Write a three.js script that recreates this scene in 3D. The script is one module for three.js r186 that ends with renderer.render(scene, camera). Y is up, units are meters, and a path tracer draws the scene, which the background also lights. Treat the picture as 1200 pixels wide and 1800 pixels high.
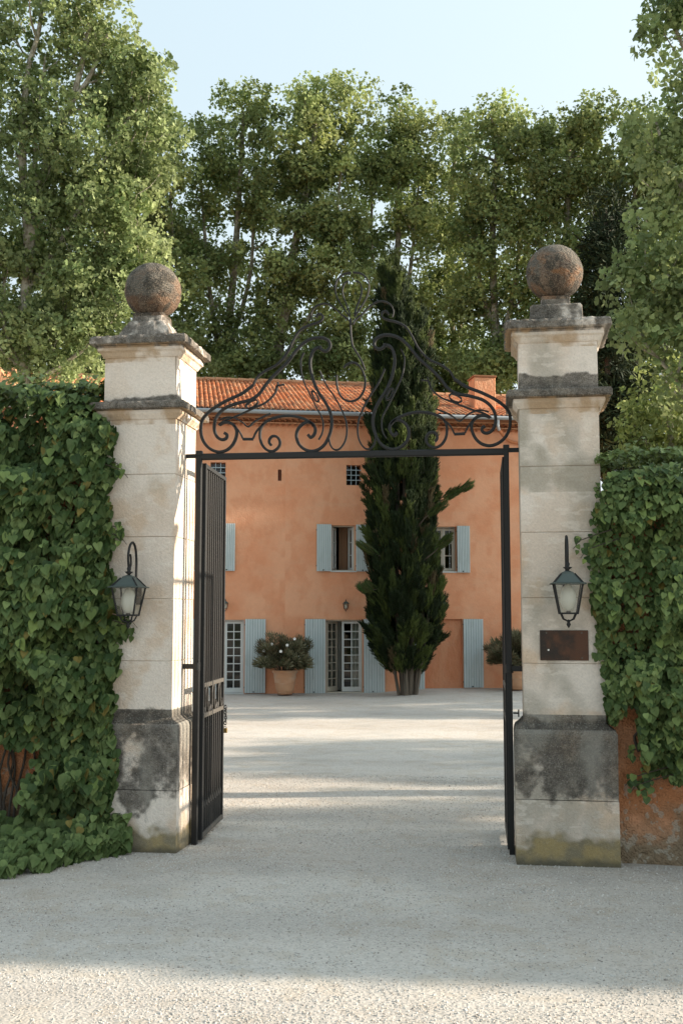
import * as THREE from 'three';
import { RoundedBoxGeometry } from 'three/addons/geometries/RoundedBoxGeometry.js';
import { mergeGeometries } from 'three/addons/utils/BufferGeometryUtils.js';

// ---------------------------------------------------------------- camera, sky, sun, exposure
const scene = new THREE.Scene();
const camera = new THREE.PerspectiveCamera(2 * Math.atan(900 / 1904) * 180 / Math.PI, 682 / 1024, 0.1, 900);
camera.rotation.order = 'YXZ';
camera.position.set(1.3856, 2.1, 9.66);
camera.rotation.set(0.09686, 0.14790, 0);
scene.add(camera);
camera.updateMatrixWorld(true);

const SUN_EL = 20 * Math.PI / 180, SUN_AZ = 12 * Math.PI / 180;          // low, from the right, a little behind the gate
const sunDir = new THREE.Vector3(Math.cos(SUN_EL) * Math.cos(SUN_AZ), Math.sin(SUN_EL), -Math.cos(SUN_EL) * Math.sin(SUN_AZ));
const sun = new THREE.DirectionalLight(new THREE.Color().setRGB(1, 0.86, 0.70), 5.0);
sun.position.copy(sunDir).multiplyScalar(120);
sun.castShadow = true; sun.shadow.radius = 1.6;
sun.shadow.mapSize.set(4096, 4096);
Object.assign(sun.shadow.camera, { left: -60, right: 60, top: 60, bottom: -60, near: 1, far: 300 });
scene.add(sun); scene.add(sun.target);

{ // hazy late-afternoon sky: pale at the horizon, bluer overhead, a wide soft brightening round the sun
  const W = 512, H = 256, d = new Float32Array(W * H * 4);
  for (let j = 0; j < H; j++) for (let i = 0; i < W; i++) {
    const el = (j + 0.5) / H * Math.PI - Math.PI / 2, az = ((i + 0.5) / W - 0.5) * 2 * Math.PI;
    const v = new THREE.Vector3(Math.cos(el) * Math.cos(az), Math.sin(el), Math.cos(el) * Math.sin(az));
    const h = Math.max(0, v.y), k = Math.pow(1 - h, 3.2);
    let r = 0.232 + 0.14 * k, g = 0.315 + 0.085 * k, b = 0.368 + 0.045 * k;
    const c = Math.max(-1, Math.min(1, v.dot(sunDir))), a = Math.acos(c);
    const glow = 1.5 * Math.exp(-a / 0.34) + 0.07 * (1 + c);
    r += glow * 0.96; g += glow * 0.94; b += glow * 0.9;
    const o = (j * W + i) * 4; d[o] = r; d[o + 1] = g; d[o + 2] = b; d[o + 3] = 1;
  }
  const t = new THREE.DataTexture(d, W, H, THREE.RGBAFormat, THREE.FloatType);
  t.mapping = THREE.EquirectangularReflectionMapping; t.magFilter = t.minFilter = THREE.LinearFilter; t.needsUpdate = true;
  scene.background = t; scene.environment = t;
}
const renderer = new THREE.WebGLRenderer({ antialias: true });
renderer.toneMapping = THREE.LinearToneMapping;
renderer.toneMappingExposure = 2.15;
renderer.shadowMap.enabled = true;

// ---------------------------------------------------------------- helpers
const V = (x, y, z) => new THREE.Vector3(x, y, z);
function rng(seed) { let a = seed >>> 0; return () => { a = (a + 0x6D2B79F5) >>> 0; let t = a; t = Math.imul(t ^ (t >>> 15), t | 1); t ^= t + Math.imul(t ^ (t >>> 7), t | 61); return ((t ^ (t >>> 14)) >>> 0) / 4294967296; }; }
const LAT = (() => { const r = rng(77), a = new Float32Array(65536); for (let i = 0; i < 65536; i++) a[i] = r(); return a; })();
function vn(x, y, px = 256, py = 256) {                                   // value noise, wraps after px, py cells
  const xi = Math.floor(x), yi = Math.floor(y); let fx = x - xi, fy = y - yi;
  fx = fx * fx * (3 - 2 * fx); fy = fy * fy * (3 - 2 * fy);
  const x0 = ((xi % px) + px) % px, y0 = ((yi % py) + py) % py, x1 = (x0 + 1) % px, y1 = (y0 + 1) % py;
  const a = LAT[y0 * 256 + x0], b = LAT[y0 * 256 + x1], c = LAT[y1 * 256 + x0], d = LAT[y1 * 256 + x1];
  return a + (b - a) * fx + (c - a) * fy + (a - b - c + d) * fx * fy;
}
function fbm(x, y, oct = 4, px = 256, py = 256) { let s = 0, a = 0.5, n = 0; for (let o = 0; o < oct; o++) { s += a * vn(x + o * 17.3 * 0, y, px, py); n += a; a *= 0.5; x *= 2; y *= 2; px = Math.min(256, px * 2); py = Math.min(256, py * 2); } return s / n; }
const ss = (a, b, x) => { x = Math.min(1, Math.max(0, (x - a) / (b - a))); return x * x * (3 - 2 * x); };
const mix = (a, b, t) => a + (b - a) * t, mix3 = (a, b, t) => [mix(a[0], b[0], t), mix(a[1], b[1], t), mix(a[2], b[2], t)];
const enc = v => Math.round(255 * Math.min(1, Math.max(0, v <= 0.0031308 ? 12.92 * v : 1.055 * Math.pow(v, 1 / 2.4) - 0.055)));
function colorTex(W, H, fn) {                                            // fn(u, v) -> linear colour
  const d = new Uint8Array(W * H * 4);
  for (let j = 0; j < H; j++) for (let i = 0; i < W; i++) { const c = fn((i + 0.5) / W, (j + 0.5) / H), o = (j * W + i) * 4; d[o] = enc(c[0]); d[o + 1] = enc(c[1]); d[o + 2] = enc(c[2]); d[o + 3] = 255; }
  const t = new THREE.DataTexture(d, W, H); t.colorSpace = THREE.SRGBColorSpace; t.wrapS = t.wrapT = THREE.RepeatWrapping; t.magFilter = THREE.LinearFilter; t.minFilter = THREE.LinearMipmapLinearFilter; t.generateMipmaps = true; t.needsUpdate = true; return t;
}
function greyTex(W, H, fn) {
  const d = new Uint8Array(W * H * 4);
  for (let j = 0; j < H; j++) for (let i = 0; i < W; i++) { const c = Math.round(255 * Math.min(1, Math.max(0, fn((i + 0.5) / W, (j + 0.5) / H)))), o = (j * W + i) * 4; d[o] = d[o + 1] = d[o + 2] = c; d[o + 3] = 255; }
  const t = new THREE.DataTexture(d, W, H); t.wrapS = t.wrapT = THREE.RepeatWrapping; t.magFilter = THREE.LinearFilter; t.minFilter = THREE.LinearMipmapLinearFilter; t.generateMipmaps = true; t.needsUpdate = true; return t;
}
const rep = (t, a, b) => { const c = t.clone(); c.repeat.set(a, b); c.needsUpdate = true; return c; };
const lin = (r, g, b) => new THREE.Color().setRGB(r, g, b);
const used = {};
function numbered(n) { const k = used[n] = (used[n] ?? -1) + 1; return k ? n + '_' + String(k).padStart(3, '0') : n; }
function tag(o, label, category, group, kind) { if (label) o.userData.label = label; if (category) o.userData.category = category; if (group) o.userData.group = group; if (kind) o.userData.kind = kind; return o; }
function thing(name, label, category, pos = [0, 0, 0], turn = 0, group) { const g = new THREE.Group(); g.name = numbered(name); g.position.set(...pos); g.rotation.y = turn; scene.add(g); return tag(g, label, category, group); }
function part(name, geo, mat, parent, label) {
  const m = new THREE.Mesh(Array.isArray(geo) ? merge(geo) : geo, mat); m.name = name; m.castShadow = m.receiveShadow = true; parent.add(m); if (label) m.userData.label = label; return m;
}
function merge(list) { return mergeGeometries(list.map(g => { const q = g.index ? g.toNonIndexed() : g; for (const k of Object.keys(q.attributes)) if (!['position', 'normal', 'uv'].includes(k)) q.deleteAttribute(k); if (!q.attributes.uv) q.setAttribute('uv', new THREE.BufferAttribute(new Float32Array(q.attributes.position.count * 2), 2)); return q; })); }
const box = (x0, x1, y0, y1, z0, z1) => new THREE.BoxGeometry(x1 - x0, y1 - y0, z1 - z0).translate((x0 + x1) / 2, (y0 + y1) / 2, (z0 + z1) / 2);
const rbox = (x0, x1, y0, y1, z0, z1, r = 0.006) => new RoundedBoxGeometry(x1 - x0, y1 - y0, z1 - z0, 1, r).translate((x0 + x1) / 2, (y0 + y1) / 2, (z0 + z1) / 2);
function tube(pts, r, seg = 12, rad = 6) { return new THREE.TubeGeometry(new THREE.CatmullRomCurve3(pts.map(p => p.isVector3 ? p : V(...p))), seg, r, rad, false); }
function tapered(pts, radii, rad = 7) {                                   // tapered round limb through points, closed at its tip
  const P = pts.map(p => p.isVector3 ? p : V(...p)), pos = [], uv = [], idx = []; let ref = V(0.3, 0, 1), len = 0;
  P.forEach((p, i) => {
    const t = P[Math.min(i + 1, P.length - 1)].clone().sub(P[Math.max(i - 1, 0)]).normalize();
    const a = ref.clone().sub(t.clone().multiplyScalar(ref.dot(t))); if (a.lengthSq() < 1e-6) a.set(1, 0, 0).cross(t); a.normalize(); ref = a; const b = t.clone().cross(a);
    if (i) len += p.distanceTo(P[i - 1]);
    for (let k = 0; k <= rad; k++) { const q = k / rad * 2 * Math.PI; const v = p.clone().addScaledVector(a, Math.cos(q) * radii[i]).addScaledVector(b, Math.sin(q) * radii[i]); pos.push(v.x, v.y, v.z); uv.push(k / rad, len); }
    if (i) for (let k = 0; k < rad; k++) { const A = (i - 1) * (rad + 1) + k, B = i * (rad + 1) + k; idx.push(A, A + 1, B, A + 1, B + 1, B); }
  });
  const g = new THREE.BufferGeometry(); g.setAttribute('position', new THREE.Float32BufferAttribute(pos, 3)); g.setAttribute('uv', new THREE.Float32BufferAttribute(uv, 2)); g.setIndex(idx); g.computeVertexNormals(); return g;
}
function catmull(pts, n) { return new THREE.CatmullRomCurve3(pts.map(p => V(p[0], p[1], p[2] ?? 0)), false, 'centripetal').getPoints(n); }
function flatBar(pts, w, d) {                                             // flat iron bar bent in the xy plane: w across the curve, d along z
  const P = catmull(pts, Math.max(10, pts.length * 5)), pos = [], idx = [], n = P.length, c = Math.min(w, d) * 0.22;
  const sec = [[-w / 2 + c, -d / 2], [w / 2 - c, -d / 2], [w / 2, -d / 2 + c], [w / 2, d / 2 - c], [w / 2 - c, d / 2], [-w / 2 + c, d / 2], [-w / 2, d / 2 - c], [-w / 2, -d / 2 + c]];
  P.forEach((p, i) => {
    const t = P[Math.min(i + 1, n - 1)].clone().sub(P[Math.max(i - 1, 0)]).normalize(), nx = -t.y, ny = t.x;
    for (const [a, b] of sec) pos.push(p.x + nx * a, p.y + ny * a, p.z + b);
    if (i) for (let k = 0; k < 8; k++) { const A = (i - 1) * 8 + k, A2 = (i - 1) * 8 + (k + 1) % 8, B = i * 8 + k, B2 = i * 8 + (k + 1) % 8; idx.push(A, B, A2, A2, B, B2); }
  });
  for (let k = 1; k < 7; k++) { idx.push(0, k, k + 1); const e = (n - 1) * 8; idx.push(e, e + k + 1, e + k); }
  let g = new THREE.BufferGeometry(); g.setAttribute('position', new THREE.Float32BufferAttribute(pos, 3)); g.setIndex(idx); g = g.toNonIndexed(); g.computeVertexNormals(); return g;
}
// point at photograph pixel (px, py) and depth D along the view, used only to find where far things stand in the world
const camR = V(1, 0, 0).applyEuler(camera.rotation), camU = V(0, 1, 0).applyEuler(camera.rotation), camF = V(0, 0, -1).applyEuler(camera.rotation);
const at = (px, py, D) => camera.position.clone().addScaledVector(camF, D).addScaledVector(camR, (px - 600) / 1904 * D).addScaledVector(camU, (900 - py) / 1904 * D);

// house frame: facade origin and turn
const HO = V(-4.6403, 0, -20.1015), HT = 16.5 * Math.PI / 180;
const groundY = (x, z) => { // nearly level gravel: shallow wheel ruts and a slight rise towards the right end of the house
  const dx = x - HO.x, dz = z - HO.z, u = dx * Math.cos(HT) - dz * Math.sin(HT), w = dx * Math.sin(HT) + dz * Math.cos(HT);
  let y = 0.1 * ss(2.3, 4.2, u) * ss(5.5, 1.0, w) * ss(-60, -20, w) ;
  y += (fbm(x * 0.9 + 40, z * 0.9 + 40, 3) - 0.5) * 0.022 * ss(60, 20, Math.hypot(x, z));
  return y;
};

// ---------------------------------------------------------------- materials
const std = (o) => new THREE.MeshStandardMaterial({ roughness: 0.9, ...o });
const grainBump = greyTex(512, 512, (u, v) => 0.55 * fbm(u * 32, v * 32, 4, 32, 32) + 0.45 * fbm(u * 8 + 3, v * 8, 3, 8, 8));
const roughBump = greyTex(512, 512, (u, v) => { const a = fbm(u * 20, v * 20, 5, 20, 20), b = vn(u * 70, v * 70, 70, 70); return 0.7 * a + 0.3 * b; });
const iron = std({ color: lin(0.010, 0.010, 0.0095), roughness: 0.65, metalness: 0.1, bumpMap: rep(grainBump, 3, 3), bumpScale: 0.0012 });
const ironRail = std({ color: lin(0.085, 0.075, 0.062), roughness: 0.65, metalness: 0.2 });
const ironDull = std({ color: lin(0.03, 0.027, 0.023), roughness: 0.6, metalness: 0.2 });
const leadGreen = std({ color: lin(0.075, 0.095, 0.085), roughness: 0.55, metalness: 0.3, bumpMap: grainBump, bumpScale: 0.001 });
const clearGlass = new THREE.MeshPhysicalMaterial({ color: lin(0.86, 0.88, 0.86), roughness: 0.06, transmission: 1, thickness: 0, ior: 1.5, side: THREE.DoubleSide });
const frosted = new THREE.MeshPhysicalMaterial({ color: lin(0.85, 0.82, 0.74), roughness: 0.55, transmission: 0.35, thickness: 0 });
const brass = std({ color: lin(0.45, 0.31, 0.12), roughness: 0.4, metalness: 0.9 });

// ---------------------------------------------------------------- ground
{
  const gravelTex = colorTex(1024, 1024, (u, v) => {
    const s = vn(u * 230, v * 230, 230, 230), s2 = vn(u * 120 + 9, v * 120 + 4, 120, 120), m = fbm(u * 14, v * 14, 4, 14, 14), b = fbm(u * 4, v * 4, 3, 4, 4);
    let c = mix3([0.405, 0.385, 0.355], [0.575, 0.55, 0.515], s * 0.6 + s2 * 0.4);
    c = mix3(c, [0.42, 0.37, 0.305], 0.45 * ss(0.5, 0.75, m)); c = mix3(c, [0.34, 0.33, 0.31], 0.35 * ss(0.55, 0.8, b));
    const k = s < 0.14 ? 0.62 : 1; return [c[0] * k, c[1] * k, c[2] * k];
  });
  const gravelBump = greyTex(1024, 1024, (u, v) => 0.55 * vn(u * 230, v * 230, 230, 230) + 0.3 * vn(u * 120 + 9, v * 120 + 4, 120, 120) + 0.15 * fbm(u * 30, v * 30, 3, 30, 30));
  const N = 260, pos = [], uv = [], col = [], idx = [];
  const f = t => 14 * t + 486 * Math.pow(t, 5);
  for (let j = 0; j <= N; j++) for (let i = 0; i <= N; i++) {
    const x = f(i / N * 2 - 1), z = f(j / N * 2 - 1) - 4;
    pos.push(x, groundY(x, z), z); uv.push(x / 2.6, -z / 2.6);
    const a = fbm(x * 0.35 + 90, z * 0.6 + 90, 4), b = fbm(x * 0.16 + 30, z * 1.1 + 60, 3), w = ss(0.45, 0.7, a), d = ss(0.46, 0.70, b) * 0.8;
    const far = ss(40, 70, Math.hypot(x, z)), c = mix3(mix3(mix3([1.06, 1.03, 0.99], [0.93, 0.88, 0.83], w), [0.80, 0.77, 0.74], d), [0.22, 0.28, 0.12], far);
    col.push(...c);
  }
  for (let j = 0; j < N; j++) for (let i = 0; i < N; i++) { const a = j * (N + 1) + i; idx.push(a, a + N + 1, a + 1, a + 1, a + N + 1, a + N + 2); }
  const g = new THREE.BufferGeometry(); g.setAttribute('position', new THREE.Float32BufferAttribute(pos, 3)); g.setAttribute('uv', new THREE.Float32BufferAttribute(uv, 2)); g.setAttribute('color', new THREE.Float32BufferAttribute(col, 3)); g.setIndex(idx); g.computeVertexNormals();
  const m = new THREE.Mesh(g, std({ map: gravelTex, bumpMap: gravelBump, bumpScale: 0.006, vertexColors: true, roughness: 0.95 })); m.name = 'gravel_ground'; m.receiveShadow = true; m.userData.kind = 'structure'; scene.add(m);

  // loose stones lying on it, where the photograph is close enough to see them
  const r = rng(5), geo = new THREE.IcosahedronGeometry(1, 0), n = 150000, im = new THREE.InstancedMesh(geo, std({ color: lin(1, 1, 1), roughness: 0.95 }), n);
  const M = new THREE.Matrix4(), Q = new THREE.Quaternion(), E = new THREE.Euler(), C = new THREE.Color();
  let k = 0;
  while (k < n) {
    const z = 5.6 - 10.6 * Math.pow(r(), 1.25), x = -4.6 + 9.4 * r();
    if (z < -0.05 && z > -0.75 && (x < -1.5 || x > 1.45)) continue;
    const dens = 0.35 + 0.65 * ss(0.38, 0.6, fbm(x * 0.8 + 11, z * 1.3 + 7, 3)); if (r() > dens) continue;
    const s = 0.0026 + 0.0044 * Math.pow(r(), 3) + (r() < 0.004 ? 0.005 : 0);
    E.set(r() * 6, r() * 6, r() * 6); Q.setFromEuler(E); M.compose(V(x, groundY(x, z) + s * 0.25, z), Q, V(s * (0.8 + 0.6 * r()), s * (0.6 + 0.4 * r()), s * (0.8 + 0.6 * r()))); im.setMatrixAt(k, M);
    const t = r(), c = t < 0.12 ? [0.30, 0.275, 0.25] : t < 0.3 ? [0.48, 0.42, 0.355] : [0.51, 0.49, 0.455], q = 0.8 + 0.4 * r(); im.setColorAt(k, C.setRGB(c[0] * q, c[1] * q, c[2] * q)); k++;
  }
  im.castShadow = im.receiveShadow = true; im.name = 'loose_gravel'; tag(im, 'loose pale limestone gravel scattered over the drive before and under the gate', 'gravel', null, 'stuff'); scene.add(im);
}

// ---------------------------------------------------------------- gate pillars
function pillarTex(seed, right) {
  const o = seed * 37.1;
  return colorTex(768, 1536, (u, v) => {
    const s = u * 3 - 1.5, y = v * 5.7, sx = s + o, X = sx + 20, Y = y + 20;
    const big = fbm(X * 1.3, Y * 1.1, 4), med = fbm(X * 4.5, Y * 4, 4), fin = fbm(X * 22, Y * 22, 3), grain = vn(X * 90, Y * 90);
    let c = mix3([0.61, 0.51, 0.415], [0.71, 0.63, 0.545], ss(0.35, 0.65, big));
    c = mix3(c, [0.56, 0.40, 0.26], (right ? 0.62 : 0.5) * ss(0.5, 0.72, med) * ss(5.2, 3.0, y));         // tan patches in the stone
    if (right) c = mix3(c, [0.36, 0.325, 0.265], 0.8 * ss(0.44, 0.66, fbm(X * 2.2 + 5, Y * 1.5, 4)));       // greyer, more weathered pillar
    const chip = ss(0.62, 0.70, fbm(X * 9, Y * 26, 3)); c = mix3(c, [0.74, 0.67, 0.58], 0.35 * chip);
    const dark = [0.06, 0.052, 0.042], pale = [0.36, 0.345, 0.30], sp = vn(X * 190, Y * 190), brown = fbm(X * 12 + 4, Y * 10, 3);
    const lich = (m) => { const t = ss(0.34, 0.62, m + 0.34 * (fin - 0.5) + 0.16 * (sp - 0.5)); if (t > 0) { c = mix3(c, mix3(dark, [0.125, 0.107, 0.084], ss(0.45, 0.7, brown)), t * (0.72 + 0.25 * fin)); if (sp > 0.7) c = mix3(c, pale, 0.5 * t * ss(0.7, 0.9, sp)); else if (sp < 0.28) c = mix3(c, [0.05, 0.043, 0.034], 0.6 * t); } };
    const n1 = fbm(X * 3.1, Y * 2.1, 4), n2 = fbm(X * 7, Y * 7, 3);
    // dark crust on the base below its weathered top, running down unevenly
    if (y < 1.26) {
      const low = right ? 0.66 + 0.9 * (fbm(X * 2.4, 9.3, 3) - 0.5) : 0.42 + 1.5 * (fbm(X * 2.2 + 0.8, 4.1, 3) - 0.42) + (s < -0.22 ? 0.3 : 0);
      const band = ss(low - 0.22, low + 0.25, y + 0.34 * (n1 - 0.5)); lich(band * (0.30 + 0.85 * n1) + 0.22 * ss(1.0, 1.14, y));
      c = mix3(c, [0.33, 0.315, 0.27], 0.55 * ss(0.45, 0.7, fbm(X * 3.3 + 8, Y * 1.6 + 3, 4)));
      const mossTop = 0.27 + 0.3 * (fbm(X * 3, 2.2, 3) - 0.5), mo = ss(mossTop, mossTop - 0.09, y + 0.2 * (n2 - 0.5)); c = mix3(c, mix3([0.27, 0.20, 0.075], [0.15, 0.125, 0.07], ss(0.3, 0.7, fbm(X * 8, Y * 8 + 5, 4))), 0.9 * mo); if (sp > 0.78) c = mix3(c, [0.35, 0.31, 0.2], 0.35 * mo);
      c = mix3(c, [0.07, 0.065, 0.045], 0.8 * ss(0.09, 0.02, y + 0.1 * (n2 - 0.5)));
    }
    // thin crust where rain runs onto the shaft foot, the ledge tops and the cap slab
    if (y >= 1.14 && y < 1.5) lich(0.75 * ss(1.33, 1.17, y + 0.2 * (n1 - 0.5)) + 0.35 * (n1 - 0.5));
    if (y > 4.03 && y < 4.32) lich(0.95 * ss(right ? 4.27 : 4.2, right ? 4.17 : 4.1, y + 0.16 * (n1 - 0.5)) + 0.3 * (n2 - 0.5));
    if (y > 4.63 && y < 5.0) lich(0.62 + 0.75 * (n2 - 0.5));
    if (y > 3.9 && y < 4.04 || y > 4.5 && y < 4.66) c = mix3(c, [0.40, 0.27, 0.15], 0.75 * ss(0.42, 0.66, n2));
    if (y > 3.2 && y < 3.95) c = mix3(c, [0.30, 0.265, 0.20], (right ? 0.7 : 0.25) * ss(0.5, 0.75, n1));
    if (y > 5.0) { // the ball: brown crust, ochre and black lichen
      c = mix3([0.09, 0.064, 0.046], [0.185, 0.132, 0.093], ss(0.35, 0.65, n2)); c = mix3(c, [0.135, 0.122, 0.10], ss(0.42, 0.56, fbm(X * 3.5, Y * 4 + 3, 4) + (y - 5.27) * 1.1));
      c = mix3(c, [0.29, 0.13, 0.05], (right ? 0.65 : 0.3) * ss(0.5, 0.66, fbm(X * 6 + 2, Y * 9, 4)) * ss(0.3, 0.1, Math.abs(y - 5.22)));
      c = mix3(c, [0.05, 0.045, 0.035], 0.85 * ss(0.52, 0.66, fbm(X * 11, Y * 11, 3))); if (sp > 0.72) c = mix3(c, [0.36, 0.29, 0.21], 0.55); if (sp < 0.25) c = mix3(c, [0.035, 0.028, 0.02], 0.6);
    }
    const q = 0.93 + 0.14 * grain; return [c[0] * q, c[1] * q, c[2] * q];
  });
}
function pillarUV(g, hx) {                                               // unrolled round the pillar, in metres / texture size
  if (g.index) g = g.toNonIndexed();
  const p = g.attributes.position, n = g.attributes.normal, uv = new Float32Array(p.count * 2), hz = 0.33;
  for (let t = 0; t < p.count; t += 3) {
    const ax = (n.getX(t) + n.getX(t + 1) + n.getX(t + 2)) / 3, az = (n.getZ(t) + n.getZ(t + 1) + n.getZ(t + 2)) / 3, ay = (n.getY(t) + n.getY(t + 1) + n.getY(t + 2)) / 3;
    for (let i = t; i < t + 3; i++) {
      const x = p.getX(i), y = p.getY(i), z = p.getZ(i); let s, yy = y;
      if (Math.abs(ay) > Math.abs(ax) && Math.abs(ay) > Math.abs(az)) { s = x; yy = y + (z - hz) * 0.02; }
      else if (Math.abs(ax) > Math.abs(az)) s = Math.sign(ax) * (hx + (hz - z)); else s = az > 0 ? x : 0.6 - x;
      uv[2 * i] = (s + 1.5) / 3; uv[2 * i + 1] = yy / 5.7;
    }
  }
  g.setAttribute('uv', new THREE.BufferAttribute(uv, 2)); return g;
}
function profileBlock(prof, hx, hz, jit = 0, seed = 1, sub = 10, cx = 0) {     // rectangular stone with a moulded profile: [overhang, y] pairs from bottom to top
  const pos = [], idx = [], per = 4 * sub; const r = rng(seed);
  prof.forEach(([e, y]) => {
    const X = hx + e, Z = hz + e, c = Math.min(0.006, X * 0.1);
    for (let k = 0; k < per; k++) {
      const side = Math.floor(k / sub), t = (k % sub) / sub, j = jit * (r() - 0.5) * 2, jy = jit * 0.7 * (r() - 0.5);
      const P = side === 0 ? [mix(-X, X, t), Z] : side === 1 ? [X, mix(Z, -Z, t)] : side === 2 ? [mix(X, -X, t), -Z] : [-X, mix(-Z, Z, t)];
      if (t === 0) { P[0] -= Math.sign(P[0]) * c * (0.3 + r()); P[1] -= Math.sign(P[1]) * c * (0.3 + r()); }
      if (side % 2 === 0) P[1] += j; else P[0] += j; pos.push(P[0] + cx, y + jy, P[1]);
    }
  });
  for (let i = 0; i + 1 < prof.length; i++) for (let k = 0; k < per; k++) { const a = i * per + k, b = i * per + (k + 1) % per; idx.push(a, b, a + per, b, b + per, a + per); }
  for (const [ring, up] of [[0, 0], [prof.length - 1, 1]]) { const o = ring * per, c = pos.length / 3; pos.push(cx, prof[ring][1], 0); for (let k = 0; k < per; k++) { const a = o + k, b = o + (k + 1) % per; up ? idx.push(a, b, c) : idx.push(b, a, c); } }
  let g = new THREE.BufferGeometry(); g.setAttribute('position', new THREE.Float32BufferAttribute(pos, 3)); g.setIndex(idx); g = g.toNonIndexed(); g.computeVertexNormals(); return g;
}
function pillar(cx, w, right, label) {
  const t = thing('gate_pillar', label, 'gate pillar', [cx, 0, -0.33], 0, null), hx = w / 2, hz = 0.33, seed = right ? 2 : 1;
  const tex = pillarTex(seed, right), bump = rep(roughBump, 9, 17);
  const m = std({ map: tex, bumpMap: bump, bumpScale: 0.006, roughness: 0.95 }), mCap = std({ map: tex, bumpMap: rep(roughBump, 12, 22), bumpScale: 0.016, roughness: 1 });
  const P = (name, g, mat = m) => part(name, pillarUV(g, hx), mat, t);
  const bx = right ? 0.083 : 0.085;
  P('base_block', profileBlock([[0.085, -0.25], [0.085, 0.547]], hx, hz, 0.0025, seed + 10, 8));
  P('base_block', profileBlock([[0.084, 0.553], [0.083, 1.10], [0.072, 1.13], [0.03, 1.165], [0.004, 1.19]], hx, hz, 0.006, seed + 11, 12), mCap);
  P('mortar_core', box(-hx + 0.008, hx - 0.008, 0, 4.6, -hz + 0.008, hz - 0.008), std({ color: lin(0.36, 0.29, 0.22) }));
  const joints = [1.175, 1.70, 2.27, 2.845, 3.43, 3.955];
  for (let i = 0; i < 5; i++) P('stone_block', profileBlock([[-0.004, joints[i] + 0.002], [0, joints[i] + 0.006], [0, joints[i + 1] - 0.006], [-0.004, joints[i + 1] - 0.002]], hx, hz, 0.0012, seed * 30 + i, 6));
  P('ledge_moulding', profileBlock([[0.012, 3.95], [0.022, 3.965], [0.04, 3.985], [0.052, 4.0], [0.052, 4.036]], hx, hz, 0.002, seed + 40, 14));
  P('ledge_slab', profileBlock([[0.085, 4.038], [0.106, 4.046], [0.108, 4.088], [0.096, 4.108], [0.005, 4.128]], hx, hz, 0.007, seed + 41, 22), mCap);
  P('stone_block', profileBlock([[-0.002, 4.118], [-0.002, 4.55]], hx, hz, 0.0015, seed + 42, 6));
  P('cap_moulding', profileBlock([[0.008, 4.545], [0.02, 4.56], [0.035, 4.59], [0.055, 4.605], [0.055, 4.652]], hx, hz, 0.003, seed + 43, 14));
  P('cap_slab', profileBlock([[0.085, 4.654], [0.112, 4.664], [0.113, 4.715], [0.1, 4.738], [-0.05, 4.765]], hx, hz, 0.009, seed + 44, 22), mCap);
  if (right) { P('pedestal', profileBlock([[0.232, 4.757], [0.228, 4.915], [0.215, 4.93]], 0, 0, 0.006, 61, 10), mCap); P('pedestal_neck', profileBlock([[0.13, 4.925], [0.13, 5.03]], 0, 0, 0.003, 62, 6)); }
  else P('pedestal', profileBlock([[0.262, 4.757], [0.255, 4.79], [0.225, 4.86], [0.185, 4.93], [0.17, 4.945], [0.155, 4.95], [0.15, 5.03]], 0, 0, 0.004, 61, 10), mCap);
  const bg = new THREE.SphereGeometry(right ? 0.26 : 0.275, 48, 36), bp = bg.attributes.position;
  for (let i = 0; i < bp.count; i++) { const x = bp.getX(i), y = bp.getY(i), z = bp.getZ(i), q = 1 + 0.035 * (fbm(x * 9 + 30 + seed * 9, y * 9 + z * 7 + 40, 3) - 0.5) - (y < -0.2 ? 0.02 : 0); bp.setXYZ(i, x * q, y * q, z * q); }
  bg.computeVertexNormals(); bg.translate(0, 5.283, 0);
  const uvb = bg.attributes.uv; for (let i = 0; i < uvb.count; i++) uvb.setXY(i, uvb.getX(i) * 0.6, (5.283 + bp.getY(i) - 5.283 + 5.283) / 5.7 > 0 ? bp.getY(i) / 5.7 : 0);
  part('stone_ball', bg, std({ map: tex, bumpMap: rep(roughBump, 6, 24), bumpScale: 0.03, roughness: 1 }), t, right ? 'lichened stone ball with orange and black crust' : 'weathered brown stone ball');
  return t;
}
const pillarLeft = pillar(-1.97, 0.716, false, 'pale limestone gate pillar left of the drive, ivy over its outer edge');
const pillarRight = pillar(1.894, 0.702, true, 'greyer stained limestone gate pillar right of the drive, carrying a dark plaque');

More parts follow.
